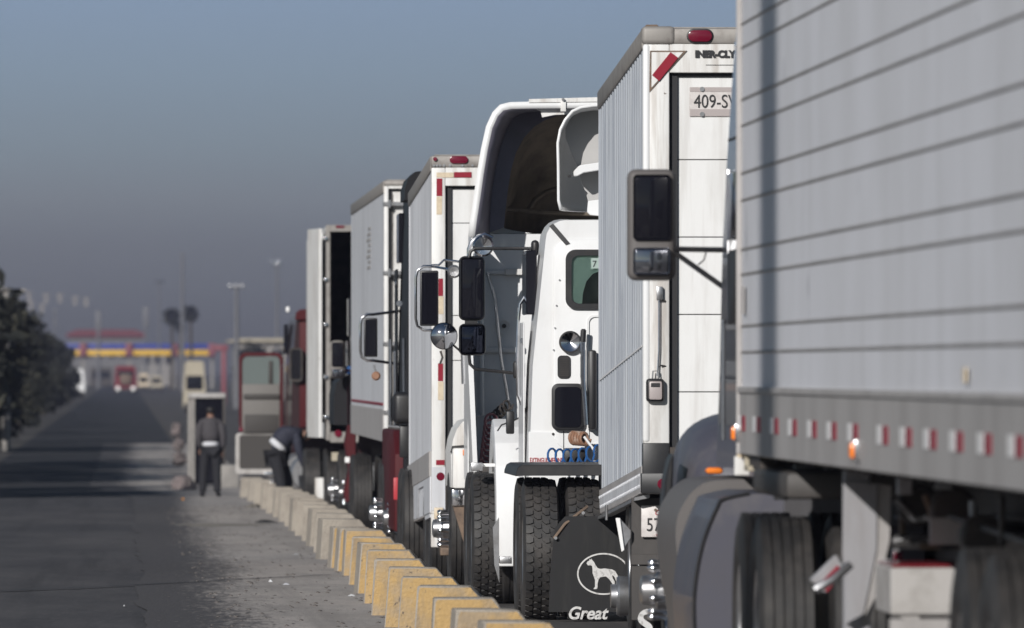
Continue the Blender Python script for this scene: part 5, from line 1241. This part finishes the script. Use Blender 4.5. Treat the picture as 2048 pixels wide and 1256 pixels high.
clothes(p1, 'sleeve', [Vp[10], Vp[11], (.235, .02, .91)], [(0, 1), (1, 2)], [.10, .07, .055], 'greyvest')
clothes(p1, 'hair', [(0, -.01, 1.545), (0, -.01, 1.62), (0, .0, 1.695)], [(0, 1), (1, 2)], [(.075, .07), (.105, .11), (.09, .10)], 'hair')
hand(p1, -.20, .05, .89, .05, .1, -1, 1, 'skin'); hand(p1, .23, .03, .87, -.05, .1, -1, -1, 'skin')
for s_ in (-1, 1):
    clothes(p1, 'shoe', [(s_*.14, -.05, .05), (s_*.15, .05, .045), (s_*.17, .17, .03)], [(0, 1), (1, 2)], [.055, .05, .035], 'blackpaint')
# bending man working at the wheel, leaning to the right
bu, bv = U(560, 172.7), 172.7; bg_ = gz(172.7)+.016
Vb = [(-.06, 0, .93), (.0, 0, 1.08), (.10, 0, 1.20), (.24, 0, 1.26), (.33, 0, 1.24), (.42, 0, 1.20), (.47, 0, 1.14),
      (.26, -.16, 1.18), (.30, -.17, .95), (.40, -.10, .66), (.26, .16, 1.18), (.36, .17, .95), (.46, .10, .70),
      (-.08, -.10, .86), (.02, -.10, .48), (.00, -.10, .09), (.14, -.12, .03), (-.02, .10, .86), (.12, .10, .48), (.10, .10, .09), (.24, .12, .03)]
Rb = [(.14, .15), (.13, .14), (.14, .16), (.12, .14), (.055, .055), (.085, .08), (.08, .075)]+Rp[7:]
p2 = person('person', 'person bent forward at the truck wheel in navy jacket with red gloves, pale belt line', Vb, Ep, Rb, 'skin', bu, bv, bg_, lambda c: 'skin' if c.x > .36 and c.z > 1.08 and abs(c.y) < .1 else ('trousers' if c.z < 1.0 and c.x < .25 else 'navy'))
clothes(p2, 'trousers', [Vb[0], Vb[13], Vb[14], (.0, -.10, .06), Vb[17], Vb[18], (.10, .10, .06)], [(0, 1), (1, 2), (2, 3), (0, 4), (4, 5), (5, 6)], [(.165, .16), .125, .10, .085, .125, .10, .085], 'trousers')
clothes(p2, 'jacket', [(-.01, 0, 1.06), (.04, 0, 1.13), (.11, 0, 1.21), (.22, 0, 1.26), (.29, 0, 1.25), Vb[7], Vb[10]], [(0, 1), (1, 2), (2, 3), (3, 4), (3, 5), (3, 6)], [(.19, .19), (.185, .19), (.175, .19), (.155, .18), (.08, .08), .11, .11], 'navy')
clothes(p2, 'shirt', [(-.075, 0, .985), (-.03, 0, 1.035), (.02, 0, 1.09)], [(0, 1), (1, 2)], [(.175, .175), (.18, .18), (.17, .17)], 'shirt')
clothes(p2, 'sleeve', [Vb[7], Vb[8], (.39, -.11, .69)], [(0, 1), (1, 2)], [.092, .07, .05], 'navy')
clothes(p2, 'sleeve', [Vb[10], Vb[11], (.45, .11, .73)], [(0, 1), (1, 2)], [.092, .07, .05], 'navy')
clothes(p2, 'hair', [(.39, 0, 1.235), (.43, 0, 1.21), (.47, 0, 1.165)], [(0, 1), (1, 2)], [(.09, .09), (.115, .11), (.095, .09)], 'hair')
hand(p2, .395, -.10, .67, .3, .1, -1, 1, 'glove'); hand(p2, .455, .10, .71, .2, -.1, -1, -1, 'glove')
for s_, x_ in ((-1, 0), (1, .1)):
    clothes(p2, 'shoe', [(x_-.03, s_*.10, .05), (x_+.06, s_*.105, .045), (x_+.17, s_*.12, .03)], [(0, 1), (1, 2)], [.055, .05, .035], 'blackpaint')

# ------------------------------------------------------------------ far lane: booth, rubble, vehicles, gate, masts
def top(name, mb, mat, label, cat, group=None): return tag(mb.build(name, mat), label, cat, group)
vk = 232.0; gk = gz(vk)
K = thing('guard_booth', (U(412, vk), vk, gk), 'small white-framed booth with dark glass behind the standing person', 'booth')
z1 = Zp(786, vk)
MB().box(U(384, vk), U(390, vk), vk, vk+.06, gk, z1-.1, .006).build('door_post', 'concrete', K)
MB().box(U(446, vk), U(451, vk), vk, vk+.06, gk, z1-.1, .006).build('door_post', 'frame', K)
MB().box(U(376, vk), U(451, vk), vk-.05, vk+1.4, z1-.11, z1, .02).build('roof', 'boxgrey', K)
MB().box(U(376, vk), U(383, vk), vk, vk+1.3, gk, z1-.11).build('wall', 'concrete', K)
MB().box(U(390, vk), U(446, vk), vk+.05, vk+.08, gk+.05, z1-.11).build('glass_panel', 'dglass', K)
MB().box(U(384, vk), U(451, vk), vk+1.2, vk+1.3, gk, z1-.11).build('back_wall', 'cap_grey', K)
top('concrete_kerb', MB().box(U(438, 226), U(478, 226), 226, 228, gz(226), Zp(930, 226), .03), 'concrete', 'low grey concrete block right of the standing person, behind the last row block', 'concrete block')
def rock(px, py, v, r, label, seed, mat='greyblock', stretch=1):
    rr = random.Random(seed); b = bmesh.new(); bmesh.ops.create_icosphere(b, subdivisions=3, radius=1)
    c = Vector(P(px, py, v)); o_ = Vector((rr.random()*9, rr.random()*9, rr.random()*9))
    from mathutils import noise
    for q in b.verts:
        k = 1+.45*noise.noise(q.co*1.3+o_)+.2*noise.noise(q.co*3+o_); q.co = Vector((q.co.x*r*k, q.co.y*r*k, q.co.z*r*k*stretch))+c
    m = MB(); m._merge(b); m.ang = 25; top('rubble_heap', m, mat, label, 'rubble heap')
M['pinkrock'] = mk('pinkish rubble', (.19, .155, .15), .9, 0, (.10, .09, .085), .7, (3, 3, 3), .42, .62, bump=.6)
rock(366, 975, 222, .24, 'nearest pinkish rubble heap, left of the standing person at the road edge', 5, 'pinkrock', 1.1)
rock(360, 918, 262, .17, 'small pale rubble heap behind the nearest pinkish one', 6, 'pinkrock', 1.0)
rock(357, 890, 300, .15, 'third pale heap along the road edge, left of the booth', 7, 'pinkrock', 1.2)
rock(352, 860, 345, .18, 'fourth and farthest pale heap at the road edge, left of the booth', 8, 'pinkrock', 1.3)

def far_vehicle(name, label, cat, px0, px1, pytop, v, length, mats, glass=None, front=False, lights=None):
    g = gz(v); a, b = U(px0, v), U(px1, v); z1 = Zp(pytop, v); h = z1-g
    t = thing(name, ((a+b)/2, v, g), label, cat)
    mb = MB().loft([csec(a, b, g+.35, z1, .12, .2, v), csec(a, b, g+.35, z1, .12, .2, v+length)]); mb.build('body', mats, t)
    if glass: MB().box(a+(b-a)*.14, b-(b-a)*.14, v-.03, v+.02, g+h*glass[0], g+h*glass[1], .03).build('rear_window' if not front else 'windscreen', 'dglass', t)
    for s_ in (a+.15, b-.4):
        for vv_ in (v+.6, v+length-.8): MB().cyl((s_+.12, vv_, g+.36), .36, .25, 'x', 18, .04).build('wheel', 'rubber', t)
    MB().box(a+.05, b-.05, v-.1, v+.05, g+.35, g+.6, .03).build('bumper', 'frame', t)
    if lights:
        for x_ in (a+.35, b-.35): MB().cyl((x_, v-.06, g+lights[1]), .22, .08, 'y', 16).build('headlight', lights[0], t)
    return t
far_vehicle('box_van', 'beige van with dark rear window seen above the white-framed booth', 'van', 366, 412, 722, 620, 5, 'beige', (.45, .72))
M['headlamp'] = bpy.data.materials.new('lit headlamp'); M['headlamp'].use_nodes = True
pb = M['headlamp'].node_tree.nodes['Principled BSDF']; pb.inputs['Emission Color'].default_value = (1, 1, .95, 1); pb.inputs['Emission Strength'].default_value = .9
rt = far_vehicle('red_truck', 'distant red truck coming toward us in the left lane with two lit headlamps', 'truck', 229, 273, 732, 1150, 8, 'redpaint', (.62, .84), True, ('headlamp', .55))
MB().box(U(240, 1149), U(262, 1149), 1149.6, 1149.9, Zp(768, 1149), Zp(748, 1149), .05).build('grille', 'rust', rt)
far_vehicle('parked_van', 'blurred white van by the dark trees on the left side of the road', 'van', 117, 170, 738, 960, 5, 'white', (.5, .85))
far_vehicle('distant_car', 'tiny tan car right of the distant red truck, before the gate', 'car', 300, 326, 752, 1250, 4, 'beige', (.55, .85))
far_vehicle('distant_pickup', 'small brownish pickup between the red truck and the tan car', 'pickup', 276, 298, 747, 1300, 5, 'cream', (.5, .8))
far_vehicle('distant_bus', 'low dark vehicle under the gate left of the red truck', 'bus', 180, 226, 735, 1500, 8, 'frame', (.5, .8))

# striped overhead gate
M['farwall'] = mk('grey plaster', (.16, .155, .155), .8)
vg = 1500.0; gg = gz(vg)
G = thing('toll_gate', (U(268, vg), vg, gg), 'wide overhead gate with blue band above a yellow band spanning the road', 'gate')
M['gateblue'] = mk('gate blue', (.03, .05, .28), .5); M['gateyellow'] = mk('gate yellow', (.75, .45, .03), .5); M['gatepink'] = mk('gate pink', (.22, .06, .075), .6)
MB().box(U(100, vg), U(432, vg), vg, vg+6, Zp(699, vg), Zp(687, vg), .05).build('blue_band', 'gateblue', G)
MB().box(U(108, vg), U(432, vg), vg-.2, vg+6, Zp(711, vg), Zp(700, vg), .05).build('yellow_band', 'gateyellow', G)
for px in (166, 258, 348, 424):
    MB().box(U(px-7, vg), U(px+7, vg), vg-.5, vg+.3, Zp(712, vg), Zp(687, vg), .05).build('sign_panel', 'gatepink', G)
    MB().box(U(px-3, vg), U(px+3, vg), vg+1, vg+1.5, gg, Zp(711, vg)).build('column', 'concrete', G)
R = thing('red_portal', (U(446, 800), 800, gz(800)), 'tall faded red post with short arm right of the striped gate', 'post')
MB().box(U(443, 800), U(452, 800), 800, 800.4, gz(800), Zp(690, 800), .03).build('post', 'gatepink', R)
MB().box(U(430, 800), U(456, 800), 799.9, 800.3, Zp(701, 800), Zp(690, 800), .03).build('arm', 'gatepink', R)
# buildings
def building(name, label, px0, px1, pytop, v, depth, wall, roofc, roofpx=8, wins=3, rooftop=None):
    g = gz(v); a, b = U(px0, v), U(px1, v); z1 = Zp(pytop, v); rh = roofpx*v/F
    t = thing(name, ((a+b)/2, v, g), label, 'building')
    MB().box(a, b, v, v+depth, g, z1).build('wall', wall, t)
    MB().box(a-.6, b+.6, v-.6, v+depth+.6, z1, z1+rh*.45).prism([(a-.6, z1+rh*.45), (b+.6, z1+rh*.45), (b-(b-a)*.1, z1+rh), (a+(b-a)*.1, z1+rh)], v-.6, v+depth+.6, 'y').build('roof', roofc, t)
    w = (b-a)/wins
    for k in range(wins):
        MB().box(a+w*(k+.18), a+w*(k+.82), v-.06, v, g+(z1-g)*.58, z1-(z1-g)*.12).build('window', 'dglass', t)
    return t
M['roofred'] = mk('red roof', (.14, .03, .04), .7)
building('customs_building', 'low pale building with a long red roof rising behind the gate', 140, 284, 674, 1750, 20, 'farwall', 'roofred', 15, 6)
building('warehouse', 'pale flat building on the right horizon behind the open truck door', 470, 640, 684, 900, 20, 'concrete', 'beige', 7, 5)
building('small_house', 'grey low building partly hidden left of the red-roofed one', 282, 350, 696, 1800, 14, 'concrete', 'cap_grey', 6, 3)
# masts
M['mastgrey'] = mk('grey mast', (.14, .14, .15), .6)
def mast(px, pytop, v, r, label, kind):
    g = gz(v); u = U(px, v); zt = Zp(pytop, v)
    t = thing('light_mast', (u, v, g), label, 'light mast', 'tall masts on the horizon')
    MB().lathe([(0, r), (zt-g, r*.5)], (u, v, g), 'z', 10).build('pole', 'mastgrey', t)
    s_ = v/F
    if kind == 'T':
        MB().box(u-14*s_, u+14*s_, v-.1, v+.1, zt-6*s_, zt-3*s_).build('crossarm', 'mastgrey', t)
        for k in (-12, 0, 12): MB().box(u+(k-3)*s_, u+(k+3)*s_, v-.3, v, zt-6*s_, zt+1*s_, .03).build('floodlight', 'steel', t)
    elif kind == 'lamp':
        MB().lathe([(0, 9*s_), (.12, 9*s_)], (u, v, zt), 'z', 14).build('ring', 'mastgrey', t)
        for k in (-7, 0, 7): MB().lathe([(0, 1.2*s_), (.25, 2.2*s_), (.4, 1*s_)], (u+k*s_, v-.3, zt-.1), 'z', 10).build('floodlight', 'chrome', t)
    elif kind == 'ant':
        for k in (0, 22, 60): MB().box(u-4*s_, u+4*s_, v-.1, v+.1, zt-(k+5)*s_, zt-(k)*s_).build('antenna', 'mastgrey', t)
    elif kind == 'sign':
        MB().box(u-6*s_, u+6*s_, v-.2, v, zt-40*s_, zt, .05).build('sign_board', 'mastgrey', t)
    return t
mast(554, 530, 900, .16, 'slim light mast with a bright lamp cluster, nearest the red truck cab', 'lamp')
mast(473, 570, 700, .22, 'T-shaped floodlight mast right of the striped gate', 'T')
mast(365, 506, 1300, .30, 'tallest thin antenna mast rising beside the round palms', 'ant')
mast(319, 565, 1500, .18, 'very faint thin mast left of the round palms', 'lamp')
mast(292, 614, 1600, .3, 'mast with a narrow upright sign board behind the gate', 'sign')
mast(197, 622, 1500, .3, 'mast with a pale sign board above the left half of the gate', 'sign')
mast(110, 618, 1400, .2, 'faint mast just right of the dark trees', 'ant')
# concrete pole by the trees
v = 330.0; t = thing('utility_pole', (U(12, v), v, gz(v)), 'pale concrete utility pole in front of the dark trees at the left edge', 'utility pole')
MB().lathe([(0, .14), (Zp(575, v)-gz(v), .09)], (U(12, v), v, gz(v)), 'z', 12).build('pole', 'concrete', t)
MB().box(U(12, v)-.6, U(12, v)+.6, v-.05, v+.05, Zp(582, v), Zp(578, v)).build('crossarm', 'concrete', t)
# shadow pole added out of view; its shadow falls on the nearest trailer
v = 22.0; uu = u1-(49.0-v)*tan(SUN_AZ)
t = thing('shadow_pole', (uu, v, 0), 'thick concrete shadow pole added out of view, its shadow on the nearest trailer', 'shadow pole')
MB().lathe([(0, .38), (.5, .37), (.52, .31), (18.2, .29)], (uu, v, 0), 'z', 16).build('pole', 'concrete', t)
MB().tube([(uu, v, 18.1), (uu+.4, v, 18.6), (uu+1.6, v, 18.9)], .04, 8).build('arm', 'galv', t)
MB().box(uu+1.5, uu+2.1, v-.12, v+.12, 18.82, 18.98, .04).build('shadow_pole_head', 'galv', t)

# ------------------------------------------------------------------ vegetation
M['leaf'] = mk('dark foliage', (.016, .018, .014), .8, 0, (.055, .050, .030), .8, (.8, .8, .8), .48, .66)
M['leaf2'] = mk('dry foliage', (.055, .052, .03), .8, 0, (.10, .085, .05), .8, (.6, .6, .6), .42, .6)
M['bark'] = mk('bark', (.06, .05, .04), .9)
def tree(u, v, h, r, label, seed, mat='leaf', n=2200, ls=1.0, group='dark trees along the left of the road'):
    rr = random.Random(seed); g = gz(v)
    t = thing('roadside_tree', (u, v, g), label, 'tree', group)
    tk = MB(); tk.tube([(u, v, g-.1), (u+rr.uniform(-.1, .1), v, g+h*.3), (u+rr.uniform(-.2, .2), v, g+h*.55)], [.18, .14, .09], 8)
    cl = []
    for k in range(14):
        a = rr.uniform(0, 2*pi); q = r*rr.uniform(.1, .75); z = g+h*rr.uniform(.20, .88)
        k_ = 1-max(0, (z-g)/h-.55)*1.2
        c = Vector((u+q*cos(a)*k_, v+q*sin(a)*k_, z)); cl.append((c, r*rr.uniform(.28, .5)))
        if k < 6: tk.tube([(u, v, g+h*.25+.04*k*h*.3), ((u+c.x)/2, (v+c.y)/2, (g+h*.4+c.z)/2), tuple(c)], [.08, .05, .02], 6)
    tk.build('trunk', 'bark', t)
    b = bmesh.new()
    for i in range(n):
        c, q = cl[rr.randrange(len(cl))]
        d = Vector((rr.gauss(0, 1), rr.gauss(0, 1), rr.gauss(0, 1))).normalized()*q*rr.random()**.4
        p = c+d; p.z = max(p.z, g+.2)
        s_ = rr.uniform(.07, .17)*ls; n1 = Vector((rr.gauss(0, 1), rr.gauss(0, 1), rr.gauss(0, 1))).normalized(); n2 = n1.orthogonal().normalized()
        b.faces.new([b.verts.new(p+n1*s_), b.verts.new(p+n2*s_*.5), b.verts.new(p-n1*s_), b.verts.new(p-n2*s_*.5)])
    m = MB(); m._merge(b); m.build('crown', mat, t)
    return t
wh = ['nearest', 'second', 'third', 'fourth', 'fifth', 'sixth', 'seventh', 'eighth', 'ninth', 'tenth', 'eleventh']
# unseen row beside the road that shades the far stretch
for i, v in enumerate([202, 209, 216, 234, 242, 251, 259, 267, 275, 283, 324, 333]):
    tree(-4.9-.4*rnd.random()-.2*i*.1, v, 6.2+rnd.uniform(-.6, 1), 2.6, 'dense roadside tree beyond the left edge of the view, casting shade on the far road', 200+i, n=1700, ls=2.2, group='unseen verge trees beyond the left edge')
for i, (px, pyt, v) in enumerate([(-60, 560, 330), (5, 572, 360), (30, 598, 420), (52, 625, 480), (75, 645, 540), (95, 660, 610), (118, 668, 700), (135, 678, 800), (-20, 640, 300), (20, 660, 345)]):
    h = Zp(pyt, v)-gz(v)
    tree(U(px, v)-.3, v, h, h*.30, 'dark bushy tree left of the road, %s of the visible row' % wh[i] if i < 8 else ('low dark bush at the foot of the tree row by the utility pole' if i == 9 else 'low dark bush cut by the left edge in front of the trees'), 300+i, n=3000 if i < 8 else 1800)
for i in range(9):
    v = 300+i*75; tree(-4.3-.2*rnd.random(), v, 1.7+rnd.uniform(-.3, .5), 1.0, 'low dark shrub below the left tree row, %s counted from the camera' % ['first', 'second', 'third', 'fourth', 'fifth', 'sixth', 'seventh', 'eighth', 'ninth'][i], 500+i, n=900, group='low shrubs along the left verge')
for i in range(19):
    v = 345+i*30+rnd.uniform(-6, 6); h = 5.2+.4*sin(i*1.7)-.0006*(v-345); tree(-5.9-.3*rnd.random(), v, h-.3, 1.8, 'dense dark tree merging into the row along the left of the road', 700+i, n=1500, ls=2.0, group='merged trees of the left row')
# palms
def palm(px, py, v, r, label, seed):
    rr = random.Random(seed); g = gz(v); u, _, z = P(px, py, v)
    t = thing('fan_palm', (u, v, g), label, 'palm tree', 'round-headed palms on the horizon')
    MB().tube([(u, v, g), (u+.1, v, (g+z)/2), (u, v, z)], [.28, .2, .2], 8).build('trunk', 'bark', t)
    b = bmesh.new()
    for i in range(260):
        d = Vector((rr.gauss(0, 1), rr.gauss(0, 1), rr.gauss(0, 1)+.1)).normalized(); q = r*rr.uniform(.6, 1.1)
        s_ = d.orthogonal().normalized()*q*.13
        c = Vector((u, v, z)); b.faces.new([b.verts.new(c+d*q*.15), b.verts.new(c+d*q*.7+s_), b.verts.new(c+d*q), b.verts.new(c+d*q*.7-s_)])
    m = MB(); m._merge(b); m.build('crown', 'leaf', t)
palm(343, 634, 1400, 1.35, 'left round-headed palm beside the antenna mast', 1)
palm(381, 628, 1400, 1.25, 'right round-headed palm, the larger dark one', 2)
palm(360, 655, 1450, .9, 'smallest palm head between and below the two round ones', 3)
tree(U(503, 850), 850, Zp(676, 850)-gz(850), 1.6, 'rounded dark tree on the right horizon above the open truck door', 400, n=2600, group=None)
# distant hill with houses
b = bmesh.new(); rows_ = []
from mathutils import noise
for j in range(12):
    row = []
    for i in range(60):
        u = -420+i*14; v = 2300+j*60; f = max(0, 1-abs((u+220)/260))**1.2
        hgt = (math.sin(pi*min(1, j/8))**1)*(19*f)*(1+.25*noise.noise(Vector((u*.01, v*.01, 0))))
        row.append(b.verts.new((u, v, gz(v)-.2+hgt)))
    rows_.append(row)
for j in range(11):
    for i in range(59): b.faces.new((rows_[j][i], rows_[j][i+1], rows_[j+1][i+1], rows_[j+1][i]))
m = MB(); m._merge(b); tag(m.build('hill', g_mat, origin=(0, 0, 0)), kind='structure')
k = 0
for px, py in ((36, 583), (58, 588), (62, 606), (92, 592), (120, 592), (150, 597), (172, 600), (84, 612)):
    v = 2350.0+12*k; a, b_ = U(px-4, v), U(px+4, v); z = Zp(py, v); k += 1
    hh = MB().box(a, b_, v, v+6, z-1.5, z).build('wall', 'cap_grey')
    t = thing('hillside_house', ORG[hh], 'tiny pale house on the hazy hill, %s from the left' % ['first', 'second', 'third', 'fourth', 'fifth', 'sixth', 'seventh', 'eighth'][[36, 58, 62, 84, 92, 120, 150, 172].index(px)], 'house', 'houses on the hazy hill')
    hh.parent = t; hh.location = (0, 0, 0)
    MB().box(a-.3, b_+.3, v-.3, v+6.3, z, z+.5).build('roof', 'cap_grey', t)

# ------------------------------------------------------------------ haze
hz = MB().box(-900, 900, -80, 3400, -2.2, 42)
hm = bpy.data.materials.new('haze'); hm.use_nodes = True; ht = hm.node_tree; ht.nodes.clear()
pv_ = nn(ht, 'ShaderNodeVolumePrincipled'); ho = nn(ht, 'ShaderNodeOutputMaterial')
pv_.inputs['Color'].default_value = (.34, .36, .50, 1); pv_.inputs['Density'].default_value = .00024; pv_.inputs['Anisotropy'].default_value = 0
ht.links.new(pv_.outputs[0], ho.inputs['Volume'])
M['haze'] = hm
tag(hz.build('haze', 'haze', origin=(0, 0, 0)), kind='stuff')
